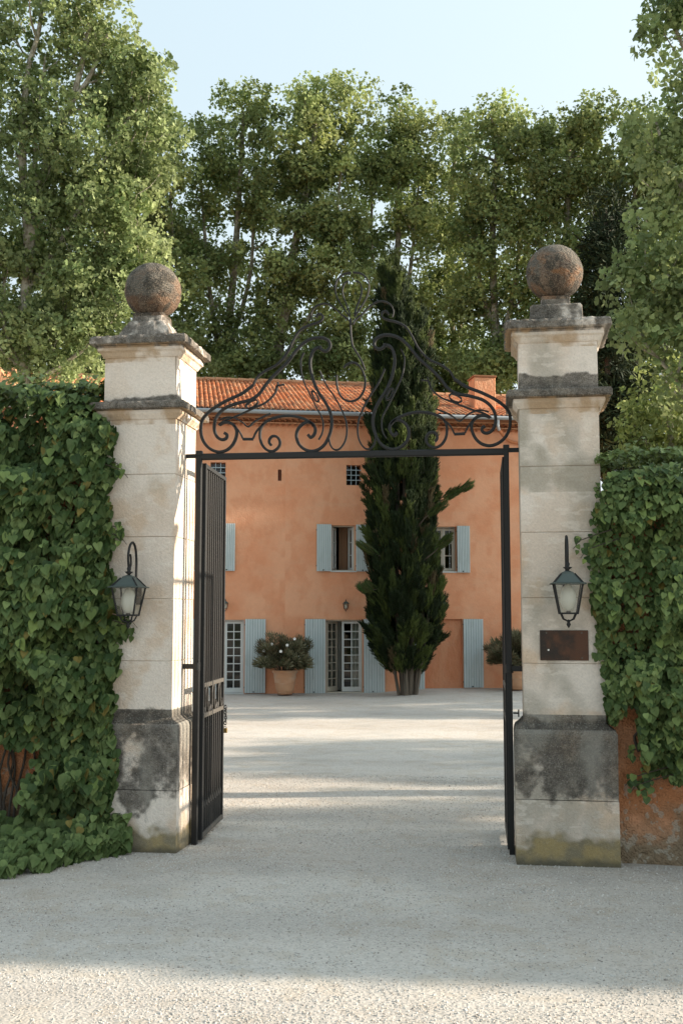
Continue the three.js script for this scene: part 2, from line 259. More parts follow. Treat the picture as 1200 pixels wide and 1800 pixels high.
// ---------------------------------------------------------------- garden walls beside the pillars
const wallTex = colorTex(1024, 1024, (u, v) => {
  const X = u * 24, Y = v * 24, y = v * 4.2; const a = fbm(X * 0.7, Y * 0.7, 4), b = fbm(X * 3, Y * 3, 3);
  let c = mix3([0.40, 0.165, 0.07], [0.50, 0.24, 0.125], ss(0.35, 0.65, a));
  const d = ss(0.5, 0.15, y + 0.45 * (a - 0.5)); c = mix3(c, mix3([0.13, 0.095, 0.055], [0.22, 0.19, 0.13], b), 0.9 * d);
  if (b > 0.66 && y < 0.7) c = mix3(c, [0.36, 0.33, 0.27], 0.5); return c;
});
function gardenWall(x0, x1, h, label) {
  const t = thing('garden_wall', label, 'wall', [(x0 + x1) / 2, 0, -0.3]); const w = x1 - x0, g = new THREE.BoxGeometry(w, h + 0.2, 0.4, 1, 1, 1).translate(0, h / 2 - 0.1, 0);
  const p = g.attributes.position, uv = g.attributes.uv; for (let i = 0; i < p.count; i++) uv.setXY(i, (p.getX(i) + p.getZ(i)) / 4.2, p.getY(i) / 4.2);
  part('rendered_wall', g, std({ map: wallTex, bumpMap: rep(roughBump, 5, 5), bumpScale: 0.035, roughness: 1 }), t);
  part('coping', rbox(-w / 2, w / 2, h + 0.1, h + 0.16, -0.23, 0.23, 0.015), std({ color: lin(0.4, 0.34, 0.27) }), t);
}
gardenWall(-10, -2.31, 3.75, 'orange rendered garden wall hidden behind the tall ivy on the left');
gardenWall(2.23, 6.0, 3.05, 'rough orange rendered wall with dirty foot right of the right pillar');

// ---------------------------------------------------------------- iron overthrow and gate frame (scroll coordinates in metres on the gate plane)
const SC = {"E1":[7,[[-0.958,4.317],[-0.986,4.295],[-1.069,4.237],[-1.226,4.169],[-1.377,4.079],[-1.455,3.993],[-1.47,3.904],[-1.458,3.821],[-1.418,3.748],[-1.355,3.697],[-1.282,3.676],[-1.209,3.694],[-1.154,3.742],[-1.121,3.813],[-1.116,3.879],[-1.145,3.932],[-1.19,3.958],[-1.246,3.959],[-1.285,3.938]]],"E1b":[6,[[-0.958,4.317],[-0.92,4.387],[-0.847,4.446],[-0.725,4.509],[-0.626,4.622],[-0.571,4.731],[-0.51,4.828],[-0.417,4.88],[-0.334,4.905],[-0.29,4.931],[-0.284,4.969],[-0.323,4.988],[-0.35,4.956]]],"E1c":[4,[[-0.384,4.929],[-0.395,4.98],[-0.373,5.04],[-0.323,5.077],[-0.257,5.085],[-0.18,5.049],[-0.103,4.973],[-0.037,4.92],[-0.01,4.875]]],"E2":[7,[[-1.239,3.86],[-1.211,3.842],[-1.216,3.809],[-1.255,3.794],[-1.301,3.817],[-1.329,3.868],[-1.336,3.94],[-1.314,4.017],[-1.236,4.098],[-1.096,4.149],[-0.985,4.173],[-0.902,4.226],[-0.841,4.307],[-0.775,4.383],[-0.697,4.458],[-0.62,4.533],[-0.543,4.635],[-0.46,4.715],[-0.378,4.751],[-0.284,4.753],[-0.223,4.717],[-0.212,4.662],[-0.251,4.624],[-0.3,4.643],[-0.311,4.676]]],"E3":[4,[[-0.713,4.336],[-0.74,4.238],[-0.829,4.147],[-0.956,4.09],[-1.112,4.022],[-1.229,3.981],[-1.296,3.939]]],"E3b":[3,[[-0.74,4.238],[-0.724,4.298],[-0.691,4.308],[-0.652,4.312]]],"E4":[3,[[-1.274,3.993],[-1.196,4.013],[-1.123,3.995],[-1.056,3.954],[-1.005,3.914],[-0.939,3.962],[-0.861,4.004],[-0.784,4.035]]],"E4b":[4,[[-1.139,3.929],[-1.1,3.884],[-1.071,3.839],[-1.054,3.8]]],"E4c":[6,[[-1.054,3.795],[-0.954,3.792]]],"E4d":[4,[[-0.954,3.798],[-0.927,3.857],[-0.894,3.9],[-0.844,3.938]]],"E5":[6,[[-0.776,3.727],[-0.796,3.755],[-0.793,3.788],[-0.766,3.815],[-0.727,3.811],[-0.699,3.78],[-0.693,3.736],[-0.721,3.693],[-0.77,3.67],[-0.826,3.69],[-0.87,3.746],[-0.887,3.818],[-0.877,3.9],[-0.827,3.959],[-0.717,4.0],[-0.595,4.008],[-0.485,3.983],[-0.403,3.942],[-0.364,3.898]]],"E6":[7,[[-0.424,3.823],[-0.397,3.795],[-0.364,3.821],[-0.353,3.876],[-0.381,3.925],[-0.43,3.943],[-0.485,3.917],[-0.523,3.869],[-0.534,3.809],[-0.512,3.738],[-0.462,3.687],[-0.397,3.664],[-0.331,3.674],[-0.271,3.716],[-0.228,3.785],[-0.201,3.872],[-0.195,3.948],[-0.212,4.035],[-0.255,4.124],[-0.321,4.225],[-0.365,4.32],[-0.393,4.425],[-0.404,4.514],[-0.388,4.602],[-0.361,4.645],[-0.322,4.66]]],"E7":[3,[[-0.32,3.771],[-0.288,3.83],[-0.277,3.895],[-0.288,3.977],[-0.332,4.061],[-0.387,4.172],[-0.431,4.261],[-0.47,4.351],[-0.492,4.451],[-0.493,4.55],[-0.465,4.616]]],"E8":[4,[[-0.311,4.433],[-0.25,4.299],[-0.168,4.176],[-0.097,4.043],[-0.059,3.939],[-0.051,3.857],[-0.059,3.781],[-0.086,3.717],[-0.13,3.674],[-0.173,3.675],[-0.206,3.714],[-0.222,3.78]]],"E9":[5,[[-0.146,4.384],[-0.146,4.302],[-0.119,4.202],[-0.07,4.146],[-0.01,4.128],[0.06,4.153],[0.109,4.222],[0.125,4.309],[0.109,4.397],[0.066,4.47],[0.017,4.499],[-0.037,4.49],[-0.081,4.453]]],"stem":[5,[[-0.015,4.931],[-0.015,4.831],[-0.01,4.753],[0.006,4.665],[0.05,4.586],[0.088,4.519],[0.12,4.43]]],"ring":[4,[[-0.021,4.947],[-0.086,5.039],[-0.141,5.136],[-0.163,5.226],[-0.147,5.303],[-0.092,5.362],[-0.009,5.381]]],"ring2":[4,[[-0.021,4.97],[-0.053,5.065],[-0.086,5.156],[-0.092,5.223],[-0.07,5.278],[-0.037,5.298]]],"oval1":[3,[[-1.024,4.125],[-0.985,4.157],[-0.929,4.172],[-0.912,4.149],[-0.94,4.111],[-0.995,4.091],[-1.023,4.103],[-1.024,4.125]]],"oval2":[3,[[-0.387,4.238],[-0.365,4.237],[-0.343,4.204],[-0.321,4.154],[-0.327,4.137],[-0.354,4.149],[-0.376,4.188],[-0.387,4.227],[-0.387,4.238]]]};
{
  const t = thing('gate_overthrow', 'black wrought iron arch of scrolls with its bar and posts between the stone pillars', 'gate arch', [0, 0, -0.33]);
  part('top_bar', flatBar([[-1.49, 3.632], [0, 3.625], [1.43, 3.618]], 0.062, 0.05), iron, t);
  part('bar_end', rbox(-1.625, -1.49, 3.622, 3.66, -0.02, 0.02, 0.004), iron, t);
  part('bar_end', rbox(1.43, 1.56, 3.612, 3.65, -0.02, 0.02, 0.004), iron, t);
  part('post', [rbox(-1.507, -1.455, -0.05, 3.665, -0.026, 0.026, 0.004), rbox(-1.512, -1.45, 3.64, 3.69, -0.031, 0.031, 0.006)], iron, t);
  part('post', [rbox(1.405, 1.452, -0.05, 3.655, -0.026, 0.026, 0.004), rbox(1.4, 1.457, 3.63, 3.68, -0.031, 0.031, 0.006)], iron, t);
  for (const s of [-1, 1]) {
    part('hinge_strap', rbox(s < 0 ? -1.63 : 1.44, s < 0 ? -1.46 : 1.56, 1.615, 1.662, -0.018, 0.03, 0.005), iron, t);
    part('hinge_pin', new THREE.CylinderGeometry(0.035, 0.035, 0.075, 12).translate(s < 0 ? -1.478 : 1.428, 1.638, 0.006), iron, t);
    for (const k in SC) {
      if (s > 0 && (k === 'E9' || k === 'stem')) continue;
      const [w, pts] = SC[k], W = k === 'E1b' ? 0.019 : k === 'E1c' || k[0] === 'r' ? 0.0125 : w <= 3 ? 0.0125 : w <= 5 ? w * 0.0036 : w * 0.004;
      const P = pts.map(([x, y], i) => [s < 0 ? x : -x, y, k === 'E9' ? 0.012 : k === 'stem' ? -0.006 : 0]);
      part(k.startsWith('oval') ? 'collar' : k === 'ring' || k === 'ring2' ? 'crest_loop' : k === 'stem' ? 'crest_stem' : k === 'E9' ? 'centre_loop' : k.startsWith('E4') ? 'small_motif' : 'scroll', flatBar(P, W, k.startsWith('oval') ? 0.05 : s < 0 ? 0.036 : 0.0355), iron, t);
    }
  }
  part('latch', [rbox(1.455, 1.505, 1.235, 1.25, -0.008, 0.008, 0.003), rbox(1.498, 1.51, 1.21, 1.275, -0.01, 0.01, 0.003)], iron, t);
}
// ---------------------------------------------------------------- gate leaves, both standing open
function gateLeaf(x0, x1, label, s) {
  const z0 = -0.39, L = 1.06, t = thing('gate_leaf', label, 'gate leaf', [x0, 0, z0], 0); t.rotation.y = Math.PI / 2 + Math.atan2((x1 - x0), L) * -1;
  const hb = (a, b, y0, y1, d = 0.02) => rbox(a, b, y0, y1, -d, d, 0.004);
  part('hinge_stile', hb(0, 0.04, 0.03, 3.58), iron, t); part('outer_stile', hb(L - 0.04, L, 0.03, 3.58), iron, t);
  part('top_rail', hb(0.04, L - 0.04, 3.535, 3.575), iron, t); part('middle_rail', hb(0.04, L - 0.04, 1.435, 1.475, 0.022), ironRail, t); part('lower_rail', hb(0.04, L - 0.04, 1.15, 1.19, 0.022), ironRail, t); part('bottom_rail', hb(0.04, L - 0.04, 0.035, 0.085), ironRail, t);
  const n = 9;
  for (let i = 1; i <= n; i++) { const x = 0.02 + (L - 0.04) * i / (n + 1); part('upper_bar', new THREE.CylinderGeometry(0.0105, 0.0105, 2.06, 8).translate(x, 2.505, 0), iron, t); part('lower_bar', new THREE.CylinderGeometry(0.0105, 0.0105, 1.07, 8).translate(x, 0.617, 0), iron, t); }
  for (let i = 0; i <= n; i++) { const x = 0.02 + (L - 0.04) * (i + 0.5) / (n + 1); part('dog_bar', [new THREE.CylinderGeometry(0.008, 0.008, 0.22, 7).translate(x, 0.19, 0), new THREE.SphereGeometry(0.013, 8, 6).translate(x, 0.305, 0), new THREE.ConeGeometry(0.017, 0.075, 7).translate(x, 0.345, 0)], iron, t); }
  for (let i = 0; i < 3; i++) { // S scrolls between the two rails
    const a = 0.06 + i * 0.325, q = [[0.03, 0.06], [0.0, 0.03], [0.03, 0.0], [0.085, 0.03], [0.1, 0.1], [0.1, 0.19], [0.125, 0.245], [0.165, 0.252], [0.2, 0.215], [0.205, 0.12], [0.21, 0.05], [0.24, 0.005], [0.28, 0.02], [0.29, 0.07], [0.262, 0.095]];
    part('scroll', flatBar(q.map(p => [a + p[0], 1.182 + p[1]]), 0.024, 0.03), ironDull, t);
  }
  return t;
}
gateLeaf(-1.447, -1.522, 'black iron gate leaf of close vertical bars, folded open beside the left pillar', -1);
gateLeaf(1.41, 1.386, 'black iron gate leaf seen edge-on, folded open beside the right pillar', 1);
{
  const t = thing('padlock_chain', 'dark chain with small brass padlock hanging from the left gate leaf', 'padlock', [-1.5, 1.17, -1.45]);
  const r = rng(9); const links = []; for (let i = 0; i < 7; i++) links.push(new THREE.TorusGeometry(0.016, 0.0055, 6, 10).scale(0.75, 1.25, 1).rotateY(i % 2 ? 1.4 : 0.1).translate(0.01 + 0.008 * r(), -0.0 - i * 0.027, 0.0));
  part('chain', links, iron, t); part('padlock_body', rbox(-0.014, 0.034, -0.265, -0.215, -0.012, 0.012, 0.006), brass, t); part('shackle', new THREE.TorusGeometry(0.016, 0.004, 6, 10, Math.PI).translate(0.01, -0.216, 0), ironRail, t);
}

// ---------------------------------------------------------------- lanterns
function lantern(name, label, pos, turn, k, arched, group) {              // k: size; the lantern hangs 0.28 m out of the wall at size 1
  const t = thing(name, label, 'wall lantern', pos, turn, group), S = (g) => g.scale(k, k, k);
  const fr = (e0, y0, e1, y1) => profileBlock([[e0, y0], [e1, y1]], 0, 0, 0, 1, 1), zc = 0.28;
  const mv = g => g.translate(0, 0, zc);
  const bar = (a, b, r) => { const A = V(...a), B = V(...b), g = new THREE.CylinderGeometry(r, r, A.distanceTo(B), 6); g.applyQuaternion(new THREE.Quaternion().setFromUnitVectors(V(0, 1, 0), B.clone().sub(A).normalize())); return g.translate((a[0] + b[0]) / 2, (a[1] + b[1]) / 2, (a[2] + b[2]) / 2); };
  part('wall_plate', S(rbox(-0.03, 0.03, -0.12, 0.06, 0, 0.02, 0.006)), iron, t);
  part('bracket', S(merge([tube([[0, -0.05, 0.02], [0, -0.02, 0.07], [0, 0.08, 0.085]], 0.0115, 10, 7), ...(arched ? [tube([[0, 0.08, 0.085], [0, 0.29, 0.085], [0, 0.40, 0.12], [0, 0.443, 0.19], [0, 0.41, 0.265], [0, 0.32, 0.305], [0, 0.24, 0.295], [0, 0.20, 0.27]], 0.0115, 30, 7), tube([[0, 0.20, 0.27], [0, 0.235, 0.235], [0, 0.31, 0.24], [0, 0.33, 0.255]], 0.0095, 12, 6)] : [tube([[0, 0.06, 0.085], [0, 0.15, 0.15], [0, 0.16, zc]], 0.0115, 10, 6)])])), iron, t);
  part('collar', S(mv(new THREE.LatheGeometry([[0.0, 0.135], [0.018, 0.135], [0.013, 0.15], [0.04, 0.172], [0.014, 0.178], [0.02, 0.2], [0.01, 0.225], [0, 0.225]].map(p => new THREE.Vector2(...p)), 12))), iron, t);
  const roof = part('lantern_roof', S(mv(profileBlock([[0.122, 0.035], [0.15, 0.028], [0.152, 0.035], [0.122, 0.045]], 0, 0, 0, 1, 4))), leadGreen, t);
  part('roof_cap', S(mv(profileBlock([[0.055, 0.116], [0.052, 0.128], [0.02, 0.142]], 0, 0, 0, 1, 2))), leadGreen, roof);
  part('roof_panel', S(mv(fr(0.118, 0.043, 0.058, 0.117))), leadGreen, roof);
  const cage = []; for (const [sx, sz] of [[1, 1], [1, -1], [-1, 1], [-1, -1]]) { cage.push(bar([sx * 0.118, 0.035, sz * 0.118], [sx * 0.074, -0.215, sz * 0.074], 0.0085)); cage.push(bar([sx * 0.12, 0.04, sz * 0.12], [sx * 0.056, 0.118, sz * 0.056], 0.007)); cage.push(bar([sx * 0.06, -0.222, sz * 0.06], [sx * 0.042, -0.265, sz * 0.042], 0.007)); cage.push(bar([sx * 0.042, -0.265, sz * 0.042], [0, -0.285, 0], 0.007)); }
  for (const s of [-1, 1]) { cage.push(bar([-0.076, -0.217, s * 0.076], [0.076, -0.217, s * 0.076], 0.008)); cage.push(bar([s * 0.076, -0.217, -0.076], [s * 0.076, -0.217, 0.076], 0.008)); }
  part('cage', S(mv(merge(cage))), iron, t);
  for (let q = 0; q < 4; q++) { const a = q * Math.PI / 2, g = new THREE.BufferGeometry(); g.setAttribute('position', new THREE.Float32BufferAttribute([-0.112, 0.03, 0.114, -0.071, -0.212, 0.071, 0.071, -0.212, 0.071, 0.112, 0.03, 0.114], 3)); g.setAttribute('uv', new THREE.Float32BufferAttribute([0, 1, 0, 0, 1, 0, 1, 1], 2)); g.setIndex([0, 1, 2, 0, 2, 3]); g.computeVertexNormals(); part('glass_pane', S(mv(g.rotateY(a))), clearGlass, t); }
  part('bulb_shade', S(mv(new THREE.LatheGeometry([[0.012, -0.2], [0.045, -0.18], [0.066, -0.12], [0.064, -0.06], [0.045, -0.0], [0.02, 0.03], [0, 0.034]].map(p => new THREE.Vector2(...p)), 16))), frosted, t);
  part('lamp_socket', S(mv(new THREE.CylinderGeometry(0.018, 0.018, 0.03, 10).translate(0, -0.205, 0))), ironRail, t);
  part('finial', S(mv(new THREE.LatheGeometry([[0, -0.345], [0.012, -0.325], [0.02, -0.31], [0.012, -0.294], [0.016, -0.284], [0.008, -0.27], [0, -0.268]].map(p => new THREE.Vector2(...p)), 10))), iron, t);
  return t;
}
lantern('wall_lantern', 'black iron lantern on an arched bracket, on the left gate pillar', [-1.945, 2.335, 0], 0, 1, true);
lantern('wall_lantern', 'black iron lantern above the plaque on the right gate pillar', [1.925, 2.35, 0], 0, 1, true);
{ // plaque
  const t = thing('plaque', 'blank dark brown metal plaque screwed to the right gate pillar', 'plaque', [1.899, 1.857, 0.001]);
  const pt = colorTex(128, 96, (u, v) => { const a = fbm(u * 6, v * 4 + 7, 4), b = vn(u * 60, v * 40); return mix3(mix3([0.022, 0.016, 0.012], [0.075, 0.032, 0.016], ss(0.3, 0.7, a * 0.6 + u * 0.4)), [0.1, 0.055, 0.03], 0.25 * ss(0.7, 0.95, b)); });
  part('plate', rbox(-0.206, 0.206, -0.13, 0.13, 0, 0.012, 0.003), std({ map: pt, roughness: 0.42, metalness: 0.5 }), t);
  for (const [x, y, pale] of [[-0.15, 0.108, 0], [0.15, 0.108, 0], [-0.135, -0.04, 1], [0.15, -0.108, 0]]) part('screw', new THREE.CylinderGeometry(0.008, 0.008, 0.006, 10).rotateX(Math.PI / 2).translate(x, y, 0.014), pale ? std({ color: lin(0.75, 0.73, 0.7), roughness: 0.4 }) : ironRail, t);
}

// ---------------------------------------------------------------- the house (x along the facade, z out of it)
{
  const t = thing('house', 'long two-storey orange rendered country house with clay tile roof and pale blue shutters', 'house', [HO.x, 0, HO.z], HT);
  const facadeTex = colorTex(2048, 1024, (u, v) => {
    const X = u * 40, Y = v * 20; // 16 m x 8 m
    const a = fbm(X * 0.5 + 3, Y * 0.5, 5), b = fbm(X * 1.7, Y * 1.2 + 40, 4), c0 = fbm(X * 7, Y * 7, 3), g = vn(X * 24, Y * 24);
    let c = mix3([0.73, 0.325, 0.175], [0.765, 0.385, 0.225], ss(0.3, 0.7, a));
    c = mix3(c, [0.68, 0.275, 0.135], 0.5 * ss(0.46, 0.74, b)); c = mix3(c, [0.72, 0.40, 0.25], 0.28 * ss(0.5, 0.78, fbm(X * 0.9 + 20, Y * 2.2, 4)));
    const q = 0.95 + 0.07 * c0 + 0.04 * g; return [c[0] * q, c[1] * q, c[2] * q];
  });
  const mWall = std({ map: rep(facadeTex, 1 / 16, 1 / 8), bumpMap: rep(roughBump, 0.5, 0.5), bumpScale: 0.006, roughness: 0.95 });
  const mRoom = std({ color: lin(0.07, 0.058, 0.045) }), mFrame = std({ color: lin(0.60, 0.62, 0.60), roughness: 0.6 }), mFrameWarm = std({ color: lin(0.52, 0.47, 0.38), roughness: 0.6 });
  const shutterTex = colorTex(256, 256, (u, v) => { const a = fbm(u * 24, v * 3, 4, 24, 3), b = fbm(u * 5, v * 5, 4, 5, 5); return mix3(mix3([0.50, 0.575, 0.58], [0.58, 0.64, 0.64], a), [0.47, 0.53, 0.515], 0.5 * ss(0.5, 0.7, b)); });
  const mShut = std({ map: shutterTex, roughness: 0.7 });
  const pane = new THREE.MeshPhysicalMaterial({ color: lin(0.75, 0.78, 0.76), roughness: 0.04, transmission: 1, thickness: 0, ior: 1.5 });
  const X0 = -17, X1 = 8.15, XM = 4.25, EAVE = 7.72, DEPTH = 13.8, DEPTHR = 8.4;
  // facade with its real openings
  const holes = [[-2.17, -1.12, -0.2, 2.03], [1.145, 2.2, -0.2, 2.03], [-2.51, -1.83, 3.4, 4.69], [1.31, 1.985, 3.4, 4.69], [4.2, 4.91, 3.4, 4.69], [1.73, 2.16, 5.84, 6.42], [-2.1, -1.68, 5.84, 6.42], [-0.215, -0.115, 5.93, 6.25],
    [-5.6, -4.6, -0.2, 2.03], [-5.45, -4.75, 3.4, 4.69], [-9, -8, -0.2, 2.03], [-8.85, -8.15, 3.4, 4.69]];
  const sh = new THREE.Shape([[X0, -0.3], [X1, -0.3], [X1, EAVE], [X0, EAVE]].map(p => new THREE.Vector2(...p)));
  for (const [a, b, c, d] of holes) sh.holes.push(new THREE.Path([[a, c], [a, d], [b, d], [b, c]].map(p => new THREE.Vector2(...p))));
  // the walled-up doorway on the right is a shallow recess: its own hole, closed 7 cm back
  sh.holes.push(new THREE.Path([[3.97, -0.2], [3.97, 2.05], [5.06, 2.05], [5.06, -0.2]].map(p => new THREE.Vector2(...p))));
  part('facade', new THREE.ExtrudeGeometry(sh, { depth: 0.42, bevelEnabled: false }).translate(0, 0, -0.42), mWall, t);
  part('blocked_doorway', box(3.972, 5.058, -0.2, 2.048, -0.3, -0.085), std({ map: rep(facadeTex, 0.2, 0.3), color: lin(0.86, 0.78, 0.72), bumpMap: roughBump, bumpScale: 0.02 }), t, 'walled-up doorway recess rendered in darker orange');
  part('side_wall', box(X0, X0 + 0.4, -0.3, EAVE, -DEPTH, -0.42), mWall, t); part('side_wall', box(X1 - 0.4, X1, -0.3, EAVE, -DEPTHR, -0.42), mWall, t);
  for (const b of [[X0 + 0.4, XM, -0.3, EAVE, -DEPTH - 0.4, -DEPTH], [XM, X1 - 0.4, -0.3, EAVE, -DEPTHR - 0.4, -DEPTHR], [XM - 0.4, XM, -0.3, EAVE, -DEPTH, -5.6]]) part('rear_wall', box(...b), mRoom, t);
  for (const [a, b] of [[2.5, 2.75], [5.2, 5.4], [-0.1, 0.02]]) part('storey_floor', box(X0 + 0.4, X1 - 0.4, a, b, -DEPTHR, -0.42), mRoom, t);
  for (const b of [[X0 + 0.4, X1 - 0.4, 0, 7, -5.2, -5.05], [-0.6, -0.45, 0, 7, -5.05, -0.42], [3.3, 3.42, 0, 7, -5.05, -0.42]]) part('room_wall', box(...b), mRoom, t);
  // roof: main part, then the lower part on the right
  const ridgeY = 10.28, ridgeZ = -6.9, slope = (ridgeY - 7.86) / (0.42 - ridgeZ);
  const roofY = z => 7.86 + (0.42 - z) * slope;
  const RZ2 = -4.3;
  const deck = (x0, x1, rz, db) => { const s = new THREE.Shape([[0.42, roofY(0.42) - 0.16], [0.42, roofY(0.42) - 0.04], [rz, roofY(rz) - 0.04], [2 * rz - 0.42, roofY(0.42) - 0.04], [2 * rz - 0.42, roofY(0.42) - 0.16]].map(p => new THREE.Vector2(...p))); return new THREE.ExtrudeGeometry(s, { depth: x1 - x0, bevelEnabled: false }).rotateY(-Math.PI / 2).translate(x1, 0, 0); };
  const mDeck = std({ color: lin(0.26, 0.11, 0.05) });
  // ExtrudeGeometry rotated by -90 degrees turns its x into z
  const roof = part('roof', deck(X0 - 0.2, XM, ridgeZ), mDeck, t); part('lower_roof', deck(XM, X1 + 0.15, RZ2), mDeck, t);
  part('gable', (() => { const s = new THREE.Shape([[0, EAVE], [0, roofY(0) - 0.1], [RZ2, roofY(RZ2) - 0.1], [2 * RZ2, EAVE]].map(p => new THREE.Vector2(...p))); return new THREE.ExtrudeGeometry(s, { depth: 0.3, bevelEnabled: false }).rotateY(-Math.PI / 2).translate(X1, 0, 0); })(), mWall, t);
  part('gable', (() => { const s = new THREE.Shape([[0, EAVE], [0, roofY(0) - 0.1], [ridgeZ, roofY(ridgeZ) - 0.1], [2 * ridgeZ, EAVE]].map(p => new THREE.Vector2(...p))); return new THREE.ExtrudeGeometry(s, { depth: 0.3, bevelEnabled: false }).rotateY(-Math.PI / 2).translate(XM - 0.02, 0, 0); })(), mWall, t);
  { // clay channel tiles in courses
    const r = rng(31), prof = []; for (let k = 0; k <= 6; k++) { const a = Math.PI * k / 6; prof.push([-0.062 * Math.cos(a), 0.06 * Math.sin(a)]); }
    const L = 0.34, pos = [], idx = []; for (let e = 0; e < 2; e++) for (const p of prof) { const k = e ? 0.84 : 1; pos.push(p[0] * k, p[1] * k - (e ? 0.018 : 0) + 0.012, e ? -L : 0); }
    for (const p of prof) pos.push(p[0] * 0.82, p[1] * 0.82 + 0.010, 0.0);
    for (let k = 0; k < 6; k++) { idx.push(k, k + 1, k + 7, k + 1, k + 8, k + 7); idx.push(k, 14 + k, k + 1, k + 1, 14 + k, 15 + k); }
    const g = new THREE.BufferGeometry(); g.setAttribute('position', new THREE.Float32BufferAttribute(pos, 3)); g.setIndex(idx); g.computeVertexNormals();
    const spots = []; const tilt = Math.atan(slope), step = 0.26 * Math.cos(tilt);
    const run = (x0, x1, rz, back) => { for (let x = x0; x < x1; x += 0.14) for (let z = 0.47; z > rz + 0.1; z -= step) { spots.push([x + 0.012 * (r() - 0.5), roofY(z), z, 0]); if (z === 0.47 || 1) spots.push([x + 0.07, roofY(z) - 0.03, z, 1]); } };
    run(X0 - 0.2, XM, ridgeZ); run(XM + 0.1, X1 + 0.15, RZ2);
    const im = new THREE.InstancedMesh(g, std({ color: lin(1, 1, 1), roughness: 0.9, side: THREE.DoubleSide }), spots.length), D = new THREE.Object3D(), C = new THREE.Color();
    spots.forEach(([x, y, z, ch], i) => {
      D.position.set(x, y, z); D.rotation.set(tilt + 0.02 * (r() - 0.5), 0.03 * (r() - 0.5), ch ? Math.PI : 0); if (ch) D.position.y += 0.02; D.updateMatrix(); im.setMatrixAt(i, D.matrix);
      const q = r(), old = ss(0.45, 0.75, fbm(x * 0.8 + 30, z * 0.9 + 30, 4) + (z > -0.6 ? 0.22 : 0)); let c = q < 0.25 ? [0.70, 0.36, 0.19] : q < 0.6 ? [0.66, 0.25, 0.105] : q < 0.87 ? [0.56, 0.19, 0.075] : [0.38, 0.15, 0.075];
      c = mix3(c, [0.16, 0.10, 0.06], 0.5 * old * (0.4 + 0.6 * r())); im.setColorAt(i, C.setRGB(...c));
    });
    im.name = 'roof_tile'; im.userData.kind = 'stuff'; im.castShadow = im.receiveShadow = true; roof.add(im);
    const rg = []; for (let x = X0 - 0.2; x < XM; x += 0.38) rg.push(new THREE.CylinderGeometry(0.125, 0.105, 0.42, 10, 1, true, 0, Math.PI).rotateZ(Math.PI / 2).rotateX(Math.PI / 2 * 0).translate(x, ridgeY - 0.03 + 0.012 * r(), ridgeZ));
    for (let x = XM + 0.1; x < X1 + 0.1; x += 0.38) rg.push(new THREE.CylinderGeometry(0.125, 0.105, 0.42, 10, 1, true, 0, Math.PI).rotateZ(Math.PI / 2).translate(x, roofY(RZ2) - 0.03 + 0.012 * r(), RZ2));
    const rm = part('ridge_tile', rg, std({ color: lin(0.42, 0.2, 0.1), side: THREE.DoubleSide }), roof);
  }
  { // moulded eaves: two rows of clay tile ends set in mortar
    const g = []; for (let k = 0; k < 2; k++) for (let x = X0; x < X1; x += 0.17) { const c = new THREE.CylinderGeometry(0.075, 0.068, 0.14 + 0.13 * k, 9, 1, true, 0, Math.PI).rotateX(Math.PI / 2).rotateZ(Math.PI / 2 * 0); g.push(c.rotateZ(Math.PI / 2).translate(x + 0.075 * k, 7.46 + 0.125 * k, 0.085 + 0.075 * k)); }
    part('eaves_tile', g, std({ color: lin(0.56, 0.27, 0.14), side: THREE.DoubleSide, bumpMap: grainBump, bumpScale: 0.01 }), t).userData.kind = 'stuff';
    part('eaves_mortar', [box(X0, X1, 7.54, 7.575, 0, 0.13), box(X0, X1, 7.665, 7.71, 0, 0.27)], std({ color: lin(0.60, 0.33, 0.19) }), t);
    part('gutter', new THREE.CylinderGeometry(0.058, 0.058, X1 - X0 + 0.4, 12).rotateZ(Math.PI / 2).translate((X0 + X1) / 2, 7.79, 0.53), std({ color: lin(0.33, 0.35, 0.36), roughness: 0.6, metalness: 0.2, side: THREE.DoubleSide }), t);
    part('downpipe', [tube([[6.05, 7.76, 0.5], [6.05, 7.55, 0.5], [6.1, 7.46, 0.42]], 0.045, 10, 8)], std({ color: lin(0.5, 0.52, 0.53), roughness: 0.5 }), t);
    part('downpipe', [tube([[6.1, 7.46, 0.42], [6.5, 7.2, 0.08], [7.9, 7.0, 0.07], [8.0, 6.8, 0.07], [8.02, 0.1, 0.07]], 0.045, 40, 8)], std({ color: lin(0.5, 0.19, 0.08), roughness: 0.8 }), t, 'orange painted downpipe');
  }
  // chimneys
  const mChim = std({ map: rep(facadeTex, 0.3, 0.3), color: lin(0.95, 0.95, 0.9), bumpMap: roughBump, bumpScale: 0.03 });
  const ch = part('chimney', [rbox(5.72, 6.38, 7.9, 9.28, -1.5, -0.85, 0.02)], mChim, t, 'plain orange chimney near the right end of the roof');
  part('chimney_cap', rbox(5.69, 6.41, 9.28, 9.34, -1.53, -0.82, 0.015), mDeck, ch);
  const ch2 = part('chimney', [rbox(-8.42, -7.88, 8.5, 9.28, -3.3, -2.7, 0.02), rbox(-8.42, -8.3, 9.28, 9.55, -3.3, -2.7, 0.02), rbox(-8.0, -7.88, 9.28, 9.55, -3.3, -2.7, 0.02)], std({ color: lin(0.62, 0.36, 0.19), bumpMap: roughBump, bumpScale: 0.03 }), t, 'pale ochre chimney with two uprights at the left');

